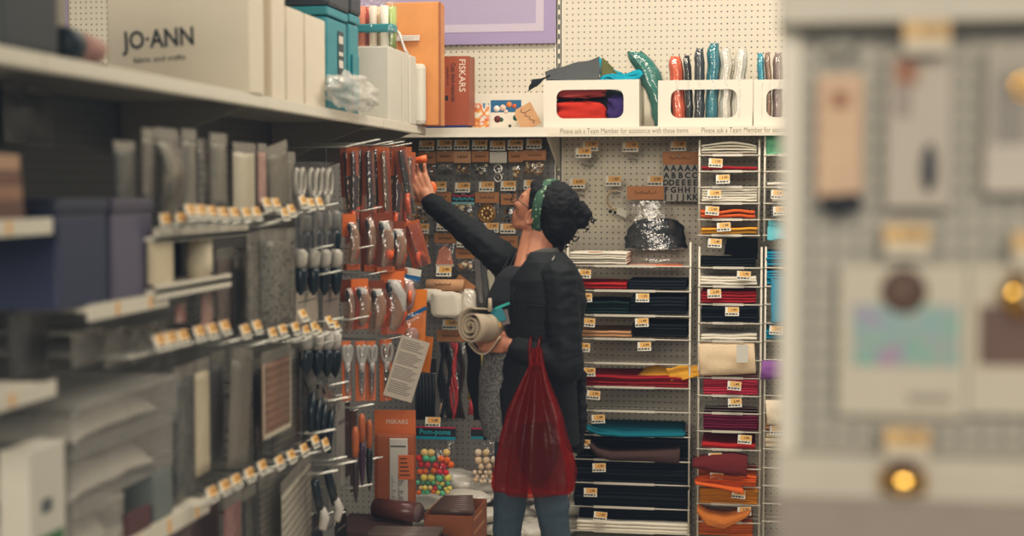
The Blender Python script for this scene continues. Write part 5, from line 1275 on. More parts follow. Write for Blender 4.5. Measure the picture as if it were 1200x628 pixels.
t, w, H = rcard(1156, 1226, 50, 226, mat('grey_card_near', (160, 152, 140), .5), 'grey white card at the right picture edge, upper row')
rbox(t, w, H, .0, 1, .68, 1, mat('pale_block', (186, 176, 162), .5), 'pale_block'); rbox(t, w, H, .2, .6, .2, .68, mat('smoke_block', (132, 126, 118), .5), 'smoke_block')
B(mat('bright_gold', (232, 180, 90), .18, 1)).tube(ell(w*.1, -H*.3, .012, .012, -.006), .004, 8, closed=True).part('gold_ring', t)
t, w, H = rcard(984, 1132, 310, 490, mat('near_card', (192, 183, 165), .6, var=.03), 'large white card with pearly shifting colour panel, lower near board')
holo = ramp('holographic_film', [(160, 144, 166), (132, 168, 164), (156, 162, 158), (124, 172, 156), (162, 142, 162)], 16, .25)
rbox(t, w, H, .11, .93, .26, .66, holo, 'colour_panel'); B(mat('umber', (104, 80, 66), .6)).tube([(0, -.006, -H*.17), (0, -.003, -H*.17)], .027, 20).part('brown_disc', t)
rbox(t, w, H, .55, .88, .85, .90, mat('soft_grey_print', (150, 142, 130), .6), 'printed_line')
t, w, H = rcard(1137, 1285, 310, 490, mat('near_card', (192, 183, 165), .6, var=.03), 'large white card with brown panel at the right picture edge')
rbox(t, w, H, .08, .93, .27, .66, mat('cocoa_panel', (104, 78, 66), .6, var=.2), 'colour_panel'); B(mat('bright_gold', (232, 180, 90), .18, 1)).tube([(-w*.12, -.012, -H*.06), (-w*.2, -.014, -H*.2), (-w*.1, -.012, -H*.33)], [.012, .016, .010], 10).part('gold_clasp', t)
for i, (px, py, lab) in enumerate(((1086, 22, 'blurred orange ticket on the near board header above the misty card'), (1063, 262, 'blurred orange white ticket between the two rows, centre of near board'), (1214, 270, 'blurred ticket at the right picture edge of the near board'), (1063, 500, 'blurred orange ticket under the large pearly card'))):
    Yt = 1.7225 if i == 0 else 1.745
    q = P(px, py, Yt); w = .052; b = B(mat('faded_ticket', (196, 186, 166), .5)).bb(-w/2, w/2, 0, .002, -.04, 0)
    b.use(mat('faded_ticket_top', (206, 168, 112), .5)).bb(-w/2, w/2, -.001, -.0002, -.024, -.002).use(dark); b.text('4.99', .015, FRONT(.006, -.0015, -.013), .01)
    b.obj('price_ticket', lab, 'price tag', loc=q)
q = P(985, 62, 1.77); hook((q.x, YR2, q.z), .06, 'blurred wire hook holding the slim peach card')
t = thing('gold_tin', 'shiny gold round tin glinting on the lower rail of near board', 'tin', tuple(P(1058, 576, 1.745)))
B(mat('bright_gold', (232, 180, 90), .18, 1)).tube([(0, 0, .0), (0, 0, .004), (0, 0, .024), (0, 0, .026)], [.026, .028, .028, .026], 24).part('tin_body', t)
B(mat('umber', (104, 80, 66), .6)).tube([(0, 0, .026), (0, 0, .034), (0, 0, .04)], [.018, .016, .008], 20).part('tin_lid', t)
# ================================================================ THE SHOPPER
YP = 4.80
PS = YP/F*1.0
fw_ = V((-math.sin(rad(55)), -math.cos(rad(55)), 0)); rt_ = V((fw_.y, -fw_.x, 0)); up_ = V((0, 0, 1))   # chest direction, her right
def J(px, py, dy=0): return P(px, py, YP+dy)
def remesh(b, voxel, smooth=6, fac=.5, disp=None):
    """weld overlapping shapes of a builder into one continuous skin"""
    me = b.mesh('tmp'); o = bpy.data.objects.new('tmp', me); COL.objects.link(o)
    r = o.modifiers.new('r', 'REMESH'); r.mode = 'VOXEL'; r.voxel_size = voxel
    s = o.modifiers.new('s', 'SMOOTH'); s.iterations = smooth; s.factor = fac
    dg = bpy.context.evaluated_depsgraph_get(); ev = o.evaluated_get(dg); m2 = bpy.data.meshes.new_from_object(ev)
    nb = B(); nrm = [v.normal.copy() for v in m2.vertices]
    vs = [v.co.copy() for v in m2.vertices]
    if disp: vs = [v+n*disp(v, n) for v, n in zip(vs, nrm)]
    nb.mats = list(b.mats[:1]); nb.mi = 0
    nb.add(vs, [list(p.vertices) for p in m2.polygons], True)
    bpy.data.objects.remove(o); bpy.data.meshes.remove(me); bpy.data.meshes.remove(m2); return nb
skin = mat('skin', (178, 120, 92), .5, var=.06, scale=18)
jack = mat('jacket_cloth', (22, 25, 26), .7, var=.2, scale=60, bump=.15, spec=.2)
shirtm = pat('marled_shirt', (122, 120, 116), (84, 84, 84), 'noise', 120, .5, .9); teem = mat('dark_tee', (26, 28, 32), .9)
jean = mat('denim', (66, 80, 90), .85, var=.18, scale=50, bump=.2, spec=.15)
hairm = mat('dark_hair', (17, 16, 18), .7, var=.35, scale=70, bump=.5, spec=.2)
base = J(628, 785); base.z = 0
person = thing('person', 'person in dark jacket and green headband reaching up to the left shelf hooks', 'person', base)
# key joints
hipc = J(620, 492); hR = hipc+rt_*.085; hL = hipc-rt_*.085
kR = J(594, 628, .06); kL = J(652, 630, -.06); aR = J(592, 768, .06); aL = J(664, 772, -.06); aR.z = .09; aL.z = .09
nb0 = J(628, 300, .0)
shR = J(594, 305, .13); shL = J(655, 328, -.13)
elR = J(545, 268, .26); wrR = J(503, 236, .40)
elL = J(664, 430, -.17); wrL = J(596, 404, -.16)
# ---- head, in its own frame: origin at the ear canal
ear = J(623, 256); hyaw = rad(18); hp = rad(27)
hf = V((-math.cos(hyaw), math.sin(hyaw), 0)); hr = V((hf.y, -hf.x, 0))
HF = hf*math.cos(hp)+up_*math.sin(hp); HU = up_*math.cos(hp)-hf*math.sin(hp); HR = hr
ear = ear+HR*.068   # the visible ear is the left one; centre line is further away
def H(f, u, r=0): return ear+HF*f+HU*u+HR*r
HM = Mx((HF, HR, HU)).transposed()   # local x=forward y=right z=up
body = B(skin)
def eb(c, sc, r=1): body.ball(c, 1, 3, sc, HM)
eb(H(-.005, .048), (.094, .072, .084))           # cranium
eb(H(.045, .02), (.055, .062, .075))             # face mass
eb(H(.052, -.03), (.045, .046, .045))            # lower face
body.caps(H(.075, -.056, .0), .020, H(.066, -.05, .0), .026)   # chin
for s in (-1, 1):
    body.caps(H(.0, -.03, s*.055), .016, H(.06, -.056, s*.022), .018)   # jaw line
    eb(H(.066, .012, s*.038), (.024, .024, .02))   # cheek
    body.caps(H(.087, .048, s*.012), .010, H(.074, .05, s*.042), .011)    # brow
body.caps(H(.094, .038), .008, H(.110, .004), .0095); body.caps(H(.110, .004), .0095, H(.100, -.002), .011)      # nose
for s in (-1, 1): body.ball(H(.1, .0, s*.010), .008, 2)
body.caps(H(.092, -.022, -.014), .0072, H(.092, -.022, .014), .0072); body.caps(H(.089, -.033, -.013), .0078, H(.089, -.033, .013), .0078)  # lips
for s in (-1, 1):   # ears
    c = H(.004, .006, s*.078)
    body.tube([c+HF*(-.004+.014*math.cos(a))+HU*(.026*math.sin(a))+HR*(s*.006) for a in [2*PI*i/12 for i in range(12)]], .0062, 6, closed=True)
    body.ball(c+HU*-.020, .009, 2); body.ball(c-HR*s*.004, .014, 2, (.8, .5, 1.3), HM)
# neck
body.caps(H(-.02, -.005), .052, nb0+fw_*.005+V((0, 0, -.02)), .056)
body.caps(H(.005, -.02), .045, nb0+fw_*.04+V((0, 0, -.05)), .045)
body.caps(nb0+V((0, 0, -.06))-rt_*.08, .06, nb0+V((0, 0, -.06))+rt_*.08, .06)
# core of the body (under the clothes) so that the figure is continuous
body.caps(nb0+V((0, 0, -.12)), .085, hipc+V((0, 0, .05)), .085)
body.caps(hR+V((0, 0, .02)), .07, hL+V((0, 0, .02)), .07)
for a_, b_, r0, r1 in ((hR, kR, .068, .046), (kR, aR, .045, .032), (hL, kL, .068, .046), (kL, aL, .045, .032)): body.caps(a_, r0, b_, r1)
for a_ in (aR, aL): body.caps(a_+V((0, 0, -.05)), .03, a_+fw_*.13+V((0, 0, -.062)), .022)
for a_, b_, r0, r1 in ((nb0+V((0, 0, -.06))+rt_*.08, shR, .06, .05), (shR, elR, .046, .036), (elR, wrR, .035, .024), (nb0+V((0, 0, -.06))-rt_*.08, shL, .06, .05), (shL, elL, .046, .036), (elL, wrL, .035, .024)): body.caps(a_, r0, b_, r1)
# hands
def hand(w, d, n, side, curls, spread=.06, sc=1.0, thumb=None):
    """w wrist, d palm direction, n back-of-hand normal, side +1: thumb towards d x n"""
    d = d.normalized(); n = (n-d*n.dot(d)).normalized(); t = d.cross(n).normalized()*side
    body.caps(w, .023*sc, w+d*.03*sc, .024*sc)
    for k in (-1.5, -.5, .5, 1.5): body.caps(w+d*.02*sc+t*k*.012*sc, .0145*sc, w+d*.085*sc-t*-k*.0175*sc, .0125*sc)
    L_ = [(.040, .026, .020), (.045, .029, .022), (.042, .027, .021), (.033, .021, .018)]
    for i, k in enumerate((1.5, .5, -.5, -1.5)):
        p = w+d*(.088-.004*abs(k-.5))*sc+t*k*.0185*sc
        dd = (d+t*k*spread).normalized(); ang = 0; r = (.0098, .0100, .0097, .0086)[i]*sc
        for j in range(3):
            ang += curls[i][j]; ax = (dd*math.cos(ang)-n*math.sin(ang)); q = p+ax*L_[i][j]*sc
            body.caps(p, r*(1-.08*j), q, r*(.92-.08*j)); p = q
    p = w+d*.025*sc+t*.022*sc-n*.006*sc; td = thumb or [(d*.6+t*.8-n*.15), (d*.85+t*.45-n*.3), (d*.95+t*.1-n*.4)]
    for j, (l, r) in enumerate(((.042, .0135), (.032, .0112), (.026, .0100))):
        q = p+td[j].normalized()*l*sc; body.caps(p, r*sc, q, r*.9*sc); p = q
dR = (J(479, 188, .43)-wrR).normalized(); nR = V((-.05, -.86, .3))
hand(wrR, dR, nR, -1, [(.05, .2, .25), (.1, .25, .25), (.2, .35, .3), (.3, .4, .35)], .14, 1.1)
dL = V((-.80, .16, .10)); nL = V((-.12, -.9, .25))
hand(wrL+V((.0, 0, 0)), dL, nL, 1, [(.55, .9, .6), (.6, .95, .65), (.65, 1.0, .65), (.7, 1.0, .7)], .04)
body = remesh(body, .0036, 5, .5)
bo = body.part('body', person, world=True)
# eyes, brows, lips tint
for s in (-1, 1):
    e = B(mat('eye_white', (214, 206, 196), .3)); c = H(.078, .034, s*.030); e.ball(c, .012, 3); eo = e.part('eye', person, world=True)
    e = B(mat('iris_dark', (40, 28, 22), .2)); e.ball(c+HF*.0075, .0062, 2); e.part('iris', eo, world=True)
    e = B(hairm); e.tube([H(.094, .058, s*.014), H(.092, .064, s*.03), H(.08, .060, s*.046)], [.003, .0035, .002], 6); e.part('eyebrow', person, world=True)
e = B(mat('lip_rose', (150, 84, 76), .45)); e.caps(H(.0945, -.022, -.012), .0062, H(.0945, -.022, .012), .0062).caps(H(.0915, -.032, -.011), .0068, H(.0915, -.032, .011), .0068); e.part('lips', person, world=True)
# glasses
g = B(mat('glasses_frame', (34, 30, 30), .3))
for s in (-1, 1):
    c = H(.110, .030, s*.033)
    g.tube([c+HR*(.026*math.cos(a))+HU*(.024*math.sin(a))+HF*(-.006*abs(math.cos(a))) for a in [2*PI*i/24 for i in range(24)]], .0016, 6, closed=True)
    g.tube([c+HR*s*.026+HU*.006, H(.06, .032, s*.072), H(.0, .026, s*.079), H(-.02, .012, s*.077)], .0016, 6)
g.tube([H(.111, .034, -.007), H(.113, .038, 0), H(.111, .034, .007)], .0016, 6)
go = g.part('glasses', person, world=True)
l = B(film('lens_film', gloss=.12, rough=.03, haze=.02))
for s in (-1, 1):
    c = H(.109, .030, s*.033); l.add([c]+[c+HR*(.025*math.cos(a))+HU*(.023*math.sin(a)) for a in [2*PI*i/20 for i in range(20)]], [(0, 1+i, 1+(i+1) % 20) for i in range(20)])
l.part('lens', go, world=True)
# hair: cap, nape mass, bun
h = B(hairm)
h.ball(H(-.030, .060), 1, 3, (.096, .084, .088), HM); h.ball(H(-.070, .012), 1, 3, (.068, .078, .085), HM); h.ball(H(-.062, -.03), 1, 3, (.05, .066, .055), HM)
h.ball(J(652, 250, .055), .073, 3, (.98, 1.05, 1)); h.ball(J(653, 271, .05), .056, 3, (1.0, 1.2, .85)); h.ball(J(650, 232, .06), .062, 3, (.9, 1.15, .95))
h.ball(H(.030, .098), 1, 3, (.052, .066, .03), HM)
for s in (-1, 1): h.caps(H(.035, .085, s*.056), .020, H(.018, .045, s*.068), .014); h.caps(H(.018, .045, s*.069), .013, H(.016, .02, s*.072), .008)
h.caps(J(643, 284, .02), .018, J(656, 290, .03), .018)
bn = J(680, 253, .05)
h.caps(J(664, 250, .05), .020, bn, .024); h.ball(J(681, 246, .05), .027, 2); h.ball(J(682, 260, .05), .027, 2); h.ball(J(686, 252, .05), .024, 2)
def hd(v, n): return .004*nz3(v*30)+.0035*nz3(v*85)
h = remesh(h, .0048, 3, .5, hd); ho = h.part('hair', person, world=True)
c = B(hairm); random.seed(21)
for i in range(24):
    if i < 16:
        a = random.uniform(0, 2*PI); e = random.uniform(-.9, 1); p = J(650+ (24*math.cos(a)*math.sqrt(1-e*e*.5)), 250-34*e, random.uniform(-.06, .05))
        p = J(653+23*abs(math.cos(a)), 254+34*math.sin(a), random.uniform(.02, .08))
    else: a = random.uniform(0, 2*PI); p = J(682+9*math.cos(a), 253+13*math.sin(a), random.uniform(.03, .07))
    r = random.uniform(.006, .012); ax = V((random.uniform(-1, 1), random.uniform(-1, 1), random.uniform(-1, 1))).normalized(); b1 = ax.orthogonal().normalized(); b2 = ax.cross(b1)
    c.tube([p+b1*r*math.cos(t_*.8)+b2*r*math.sin(t_*.8)+ax*.003*t_ for t_ in range(9)], .0026, 5)
co = c.part('curls', ho, world=True); co['kind'] = 'stuff'
# headband
def ringpt(a, wv, off):
    # band over the crown: plane tilted back from the ears
    y = math.cos(a); z = math.sin(a)
    pc = H(-.012+wv-.020*(1-z)*.5, .030+ z*.122, -y*.089)
    return pc
Cb = J(633, 247)+HR*.068; UB = V((.13, 0, .99)).normalized(); NB = HR.cross(UB)
def hb(u, v):
    a = -.75+u*(PI+1.5); y = math.cos(a); z = math.sin(a)
    return Cb+UB*(z*(.104 if z > 0 else .100))-HR*(y*.095)+NB*((v-.5)*.032*(1 if NB.x > 0 else -1))
bandm = pat('patterned_green', (40, 76, 56), (150, 168, 136), 'spots', 75, .30, .8)
B(bandm).grid(lambda u, v: hb(u, v)+(hb(u, v)-Cb).normalized()*(.003*math.sin(PI*v)), 48, 6, .004).part('headband', person, world=True)
# ---- jeans and shoes
j = B(jean)
j.caps(hR+V((0, 0, .05)), .098, hL+V((0, 0, .05)), .098); j.caps(hR+V((0, 0, -.03)), .088, hL+V((0, 0, -.03)), .088)
for hp_, k_, a_ in ((hR, kR, aR), (hL, kL, aL)):
    j.caps(hp_, .083, k_, .051); j.caps(k_, .051, k_*.5+a_*.5+fw_*-.02, .052); j.caps(k_*.5+a_*.5+fw_*-.02, .052, a_+V((0, 0, .03)), .045)
def jd(v, n): return .004*nz3(V((v.x*10, v.y*10, v.z*34)))+.003*nz3(v*26)
remesh(j, .008, 5, .5, jd).part('jeans', person, world=True)
for a_ in (aR, aL):
    s = B(mat('shoe_black', (30, 30, 32), .5)); a0 = V((a_.x, a_.y, 0))
    s.caps(a0+V((0, 0, .052)), .044, a0+fw_*.15+V((0, 0, .042)), .036); s.caps(a0+fw_*.06+V((0, 0, .06)), .042, a0+V((0, 0, .10)), .040)
    s.bb(0, 0, 0, 0, 0, 0)
    sh = remesh(s, .008, 4); sh.v = [V((v.x, v.y, max(v.z, .002))) for v in sh.v]; sh.part('shoe', person, world=True)
# ---- shirt and tee
def ring(c, rx, ry, yaw, n=40, pinch=2.0, fn=None):
    ca, sa = math.cos(yaw), math.sin(yaw); out = []
    for i in range(n):
        a = 2*PI*i/n; x = abs(math.cos(a))**(2/pinch)*math.copysign(1, math.cos(a))*rx; y = abs(math.sin(a))**(2/pinch)*math.copysign(1, math.sin(a))*ry
        k = 1+(fn(a) if fn else 0); out.append(V(c)+rt_*x*k+fw_*y*k)
    return out
s = B(shirtm)
s.loft([ring(J(614, 512), .15, .138, 0), ring(J(612, 480), .152, .150, 0), ring(J(612, 440), .146, .148, 0), ring(J(614, 400), .138, .132, 0), ring(J(620, 350), .12, .10, 0)])
remesh(s, .007, 4, .5, lambda v, n: .004*nz3(V((v.x*22, v.y*22, v.z*9)))).part('shirt', person, world=True)
s = B(teem); s.loft([ring(J(614, 400), .125, .136, 0), ring(J(614, 350), .135, .130, 0), ring(J(618, 322), .115, .10, 0), ring(J(621, 311), .07, .075, 0)])
remesh(s, .007, 4).part('tee', person, world=True)
# ---- jacket: open front, so a lofted shell with the front wedge left out
jk = B(jack)
def shell(c, rx, ry, a0, a1, off=(0, 0)):
    return c, rx, ry, a0, a1
lv = [(J(622, 516), .186, .150, .30, .40), (J(620, 485), .186, .155, .30, .42), (J(620, 450), .182, .150, .28, .30), (J(624, 415), .178, .142, .22, .16), (J(630, 380), .180, .142, .16, .10), (J(632, 350), .186, .142, .16, .10), (J(632, 325), .182, .125, .24, .16), (J(632, 305), .145, .095, .50, .40), (J(632, 294), .085, .075, .75, .65)]
def jsh(u, v):
    k = v*(len(lv)-1); i = min(int(k), len(lv)-2); f = k-i; f = f*f*(3-2*f)
    A_, B_ = lv[i], lv[i+1]; c = A_[0].lerp(B_[0], f); rx = A_[1]*(1-f)+B_[1]*f; ry = A_[2]*(1-f)+B_[2]*f
    g0 = A_[3]*(1-f)+B_[3]*f; g1 = A_[4]*(1-f)+B_[4]*f      # opening half angles on her right / left
    a = PI/2+g1+u*(2*PI-g0-g1)                            # start left of the front opening, go round the back
    x = math.cos(a); y = math.sin(a)
    x = math.copysign(abs(x)**.85, x); y = math.copysign(abs(y)**.85, y)
    p = c+rt_*(x*rx)+fw_*(y*ry)
    w = .004*nz3(V((p.x*12, p.y*12, p.z*16)))+.0025*nz3(V((p.x*24, p.y*24, p.z*60)))
    d = (rt_*x+fw_*y).normalized(); return p+d*w
jk.grid(jsh, 90, 70, .008)
jo = jk.part('jacket', person, world=True)
# sleeves and shoulders welded
sl = B(jack)
m = shL.lerp(elL, .5)
sl.caps(nb0-rt_*.09+V((0, 0, -.045)), .052, shL+V((0, 0, .0)), .064); sl.caps(shL, .066, m, .062); sl.caps(m, .062, elL, .060); sl.caps(elL, .060, elL.lerp(wrL, .5), .052); sl.caps(elL.lerp(wrL, .5), .054, wrL+(elL-wrL).normalized()*.035, .040)
sl.caps(shL+V((.02, .05, -.08)), .07, J(672, 352, -.06), .045)
sl.caps(J(672, 352, -.05), .034, J(684, 350, -.02), .016); sl.caps(J(684, 350, -.02), .014, J(668, 392, -.06), .03)
def wr(v, n): return .0048*nz3(V((v.x*16+v.z*18, v.y*16, v.z*34-v.x*14)))+.0022*nz3(V((v.x*30, v.y*30, v.z*70)))
remesh(sl, .0065, 4, .5, wr).part('sleeve', person, world=True)
sl = B(jack)
m = elR
sl.caps(nb0+rt_*.06+V((0, 0, -.05)), .055, shR+V((0, 0, -.01)), .064); sl.caps(shR+V((0, 0, -.01)), .064, elR, .052); sl.caps(elR, .052, wrR+(elR-wrR).normalized()*.06, .042); sl.caps(wrR+(elR-wrR).normalized()*.06, .042, wrR+(elR-wrR).normalized()*.02, .042)
remesh(sl, .0065, 3, .5, wr).part('sleeve', person, world=True)
# collar
colm = mat('collar_cloth', (62, 60, 54), .8, var=.12, scale=60)
def col(u, v):
    a = PI/2+.72+u*(2*PI-1.44); c = nb0+V((0, 0, -.012))+up_*(v*.042)-fw_*.008
    r = .078-.012*v+.012*(1-v); p = c+rt_*math.cos(a)*r*1.06+fw_*math.sin(a)*r
    fr = max(0, math.sin(a)); return p+V((0, 0, -.055*fr*fr*(1-.3*v)))+fw_*.02*fr
B(colm).grid(col, 40, 6, .005).part('collar', person, world=True)
# lapel edges and zip
B(mat('zip_steel', (120, 118, 108), .35, .6)).tube([J(650, 300, -.115), J(641, 315, -.13), J(628, 322, -.14), J(618, 330, -.14), J(606, 346, -.12)], .0028, 6).part('zip', person, world=True)
def onj(u, v): 
    p = jsh(u, v); return p+(p-J(626, 400)).normalized()*.003
for pts in ([(.10, .60), (.17, .595), (.24, .60)], [(.10, .60), (.105, .56), (.16, .54), (.235, .56), (.24, .60)], [(.07, .30), (.2, .29), (.34, .30)], [(.03, .70), (.06, .5), (.07, .3), (.06, .05)]):
    path = []
    for (u0, v0), (u1, v1) in zip(pts, pts[1:]):
        for k in range(8): path.append(onj(u0+(u1-u0)*k/8, v0+(v1-v0)*k/8))
    b_ = B(mat('seam_dark', (14, 15, 16), .8)); b_.tube(path, .0022, 5); b_.part('seam', person, world=True)
# front panel of the open jacket hanging on her right
B(jack).grid(lambda u, v: J(558+10*v-14*u*1+2*math.sin(v*9), 402+90*v, -.02+.06*u)+V((0, .004*nz3((u*4, v*8, 1)), 0)), 10, 20, .006).part('jacket_front', person, world=True)
# ---- red carrier bag hanging from the forearm
redm, nt, N, L, pb = newmat('red_plastic_film')
N.remove(pb); tr = N.new('ShaderNodeBsdfTransparent'); tr.inputs[0].default_value = rgba((240, 128, 104)); df = N.new('ShaderNodeBsdfDiffuse'); df.inputs[0].default_value = rgba((176, 50, 36)); tl = N.new('ShaderNodeBsdfTranslucent'); tl.inputs[0].default_value = rgba((222, 74, 54)); gl = N.new('ShaderNodeBsdfGlossy'); gl.inputs['Roughness'].default_value = .3
m1 = N.new('ShaderNodeMixShader'); m1.inputs[0].default_value = .4; L.new(df.outputs[0], m1.inputs[1]); L.new(tl.outputs[0], m1.inputs[2])
m2 = N.new('ShaderNodeMixShader'); m2.inputs[0].default_value = .07; L.new(m1.outputs[0], m2.inputs[1]); L.new(gl.outputs[0], m2.inputs[2])
m3 = N.new('ShaderNodeMixShader'); m3.inputs[0].default_value = .80; L.new(m2.outputs[0], m3.inputs[1]); L.new(tr.outputs[0], m3.inputs[2])
tc = N.new('ShaderNodeTexCoord'); nz_ = N.new('ShaderNodeTexNoise'); nz_.inputs['Scale'].default_value = 18; L.new(tc.outputs['Object'], nz_.inputs['Vector'])
bp = N.new('ShaderNodeBump'); bp.inputs['Strength'].default_value = .5; bp.inputs['Distance'].default_value = .01; L.new(nz_.outputs['Fac'], bp.inputs['Height']); L.new(bp.outputs[0], df.inputs['Normal']); L.new(bp.outputs[0], gl.inputs['Normal'])
L.new(m3.outputs[0], N['Material Output'].inputs['Surface'])
DB = -.30
c0 = J(630, 440, DB); cb = J(624, 578, DB)
rbag = thing('carrier_bag', 'red translucent plastic carrier bag hanging from the bent forearm', 'bag', V((cb.x, cb.y, cb.z)))
prof = [(.0, 629, 408, 5), (.10, 629, 425, 7), (.22, 627, 442, 13), (.40, 625, 466, 23), (.58, 624, 492, 33), (.74, 624, 520, 40), (.88, 624, 550, 46), (.96, 624, 570, 48), (1.0, 624, 578, 47)]
def bagf(u, v):
    k = v*(len(prof)-1); i = min(int(k), len(prof)-2); f = k-i
    A_, B_ = prof[i], prof[i+1]; cx = A_[1]*(1-f)+B_[1]*f; cy = A_[2]*(1-f)+B_[2]*f; hw = A_[3]*(1-f)+B_[3]*f
    a = 2*PI*u; c = J(cx, cy, DB+.0); r = hw*(YP+DB)/F
    pl = (.17*(1-v)**.5+.035)*math.sin(a*9+1.4*math.sin(a*3)+v*1.5)+.07*nz3((math.cos(a)*7, math.sin(a)*7, v*2))*(1.2-v)+.07*nz3((math.cos(a)*3, math.sin(a)*3, v*6))
    dep = (.018+.055*min(1, v*1.6)) if v < .93 else .073*(1-(v-.93)/.07*.75)
    x = math.cos(a)*r*(1+pl); y = math.sin(a)*dep*(1+pl*1.6)
    return c+V((x, y, .010*math.cos(a*2)*v+.006*nz3((a, v*9, 4))))
B(redm).grid(bagf, 120, 60).part('bag_film', rbag, world=True)
B(redm).grid(lambda u, v: J(624, 578, DB)+V(((u-.5)*.25, (v-.5)*.05, .004+.004*nz3((u*6, v*6, 0)))), 12, 4).part('bag_bottom', rbag, world=True)
st = B(redm)
fa = elL.lerp(wrL, .52)
for dx in (-.012, .012):
    pts = [J(629, 428, DB+.01)+V((dx, -.0, 0))]+[fa+V((dx*(1+.3*math.sin(a)), -.064*math.cos(a), .064*math.sin(a))) for a in [rad(q_) for q_ in (-15, 20, 60, 90, 120, 160, 195)]]+[J(629, 440, DB+.1)+V((dx, 0, 0))]
    st.tube(pts, [.007]+[.006]*7+[.007], 6)
st.part('handle_strap', rbag, world=True)
inner = B(mat('bag_goods', (20, 22, 26), .8, var=.2))
inner.grid(lambda u, v: J(630, 569-72*v, DB-.005)+V((math.cos(2*PI*u)*(.062*math.sin(PI*min(.97, .05+v*.72))**.7)+.012*nz3((u*6, v*3, 2)), math.sin(2*PI*u)*.028, .010*nz3((u*5, 1, v*4)))), 24, 14)
inner.obj('dark_cloth_bundle', 'dark bundle showing through the red carrier bag', 'bundle')
# ---- held goods
feltb = mat('felt_greige', (168, 152, 130), .95, var=.08, bump=.25)
rc_ = J(566, 383, -.20); t = thing('felt_roll', 'rolled beige felt held in the lower hand, spiral end showing', 'roll', rc_)
ax = V((-.25, -.93, .1)).normalized(); b1 = V((0, 0, 1)); b1 = (b1-ax*b1.dot(ax)).normalized(); b2 = ax.cross(b1)
def spi(u, v):
    a = u*2*PI*3.3; r = .010+.0142*a/(2*PI)*.92; r *= 1+.06*math.sin(a*1.3)
    return ax*((.5-v)*.20)+b1*r*math.sin(a)*1.12+b2*r*math.cos(a)*.92
B(feltb).grid(spi, 110, 4, .0042).part('felt_spiral', t)
B(feltb).grid(lambda u, v: V((-.045+.10*v, .03-.05*u, -.052-.045*math.sin(PI*v)+.02*v)), 8, 16, .004).part('loose_end', t)
B(feltb).tube([b1*.05+ax*.02+V((.03, 0, 0)), b1*.085+ax*.02+V((.028, 0, .01))], [.008, .006], 8).part('felt_corner', t)
pp = J(584, 373, -.16)
t = thing('held_packet', 'small teal and yellow packet pinched beside the felt roll', 'packet', pp)
B(mat('teal_pack', (24, 124, 138), .4)).box((0, 0, .012), (.042, .012, .05), Mx.Rotation(rad(-22), 3, 'Y'), .002).part('packet_body', t)
B(mat('aqua_edge', (40, 170, 162), .4)).box((.014, -.002, .042), (.05, .014, .008), Mx.Rotation(rad(-22), 3, 'Y')).part('packet_edge', t)
B(mat('yellow_pack', (200, 150, 60), .5)).box((-.004, -.004, -.022), (.03, .012, .018), Mx.Rotation(rad(-12), 3, 'Y')).part('packet_foot', t)
B(mat('grey_pack', (110, 100, 96), .5)).box((.02, .004, .004), (.03, .008, .05), Mx.Rotation(rad(-12), 3, 'Y')).part('packet_back', t)
# orange-handled pieces at the raised hand
t = thing('orange_tool', 'small orange-handled tool in blister between the raised fingers', 'tool', J(487, 188, .42))
B(orangep).tube([(-.05, 0, -.03), (-.02, 0, -.005), (.02, 0, .004), (.042, 0, .006)], [.006, .012, .013, .016], 12).part('handle', t)
o = B(orangep).ball(J(506, 221, .44), .024, 3, (.8, .5, 1.15)).obj('orange_punch', 'round orange handle end peeking out behind the raised wrist', 'tool')
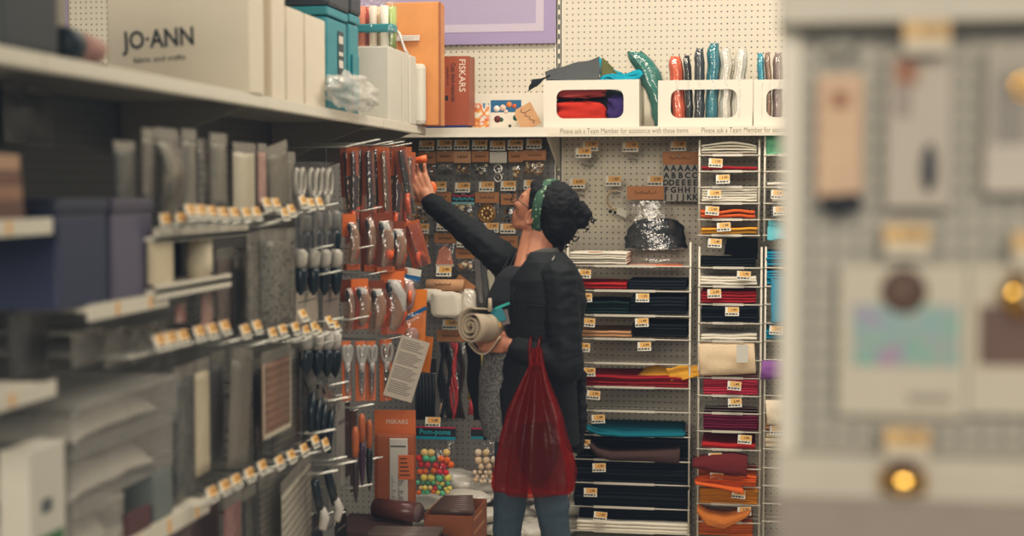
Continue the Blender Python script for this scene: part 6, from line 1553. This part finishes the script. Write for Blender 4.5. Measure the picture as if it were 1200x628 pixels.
# black drawstring pouch behind the elbow
t = thing('shoulder_bag', 'black fringed drawstring bag hanging behind the bent elbow', 'bag', J(681, 512, .06))
bk = mat('black_knit', (20, 21, 24), .95, var=.3, scale=80, bump=.6)
b = B(bk); b.caps(J(680, 445, .06), .020, J(681, 500, .06), .022); b.caps(J(676, 455, .08), .022, J(674, 520, .08), .035); b.ball(J(679, 440, .05), .026, 2)
remesh(b, .006, 2, .5, lambda v, n: .008*nz3(v*60)).part('bag_body', t, world=True)
b = B(bk)
for dx in (0, 7): b.tube([J(672+dx*.3, 415, .04), J(676+dx, 425, .05), J(677+dx*.9, 440, .05)], .0035, 6)
b.part('cord', t, world=True)
# ================================================================ LIGHT AND LOOK
def area(name, loc, sx, sy, e, col, rot=(0, 0, 0)):
    l = bpy.data.lights.new(name, 'AREA'); l.shape = 'RECTANGLE'; l.size = sx; l.size_y = sy; l.energy = e; l.color = col
    o = bpy.data.objects.new(name, l); COL.objects.link(o); o.location = loc; o.rotation_euler = rot; return o
warm = (1, .93, .82)
area('ceiling_light_aisle', (.2, 4.75, 3.5), 3.2, .5, 90, warm)
area('ceiling_light_right', (.1, 3.0, 3.6), 1.6, .6, 30, warm)
area('ceiling_light_left', (-2.4, 4.2, 3.7), .5, 3.0, 26, warm)
area('ceiling_light_near', (-.2, -6.5, 3.5), 6, 2.5, 640, warm, (rad(62), 0, 0))
W = bpy.data.worlds.new('store_air'); SC.world = W; W.use_nodes = True
W.node_tree.nodes['Background'].inputs[0].default_value = (.56, .66, .80, 1); W.node_tree.nodes['Background'].inputs[1].default_value = .22
vs = SC.view_settings; vs.view_transform = 'Standard'; vs.look = 'None'; vs.exposure = 0
vs.use_curve_mapping = True
cm = vs.curve_mapping
def curve(i, pts):
    c = cm.curves[i]
    while len(c.points) > 2: c.points.remove(c.points[1])
    c.points[0].location = pts[0]; c.points[1].location = pts[-1]
    for p in pts[1:-1]: c.points.new(*p)
curve(0, [(0, .0065), (.1, .098), (.5, .51), (1, .95)])
curve(1, [(0, .0085), (.1, .099), (.5, .49), (1, .885)])
curve(2, [(0, .0115), (.1, .098), (.5, .455), (1, .79)])
cm.update()
SC.cycles.use_denoising = True; SC.cycles.max_bounces = 8; SC.cycles.transparent_max_bounces = 16; SC.cycles.caustics_reflective = False; SC.cycles.caustics_refractive = False
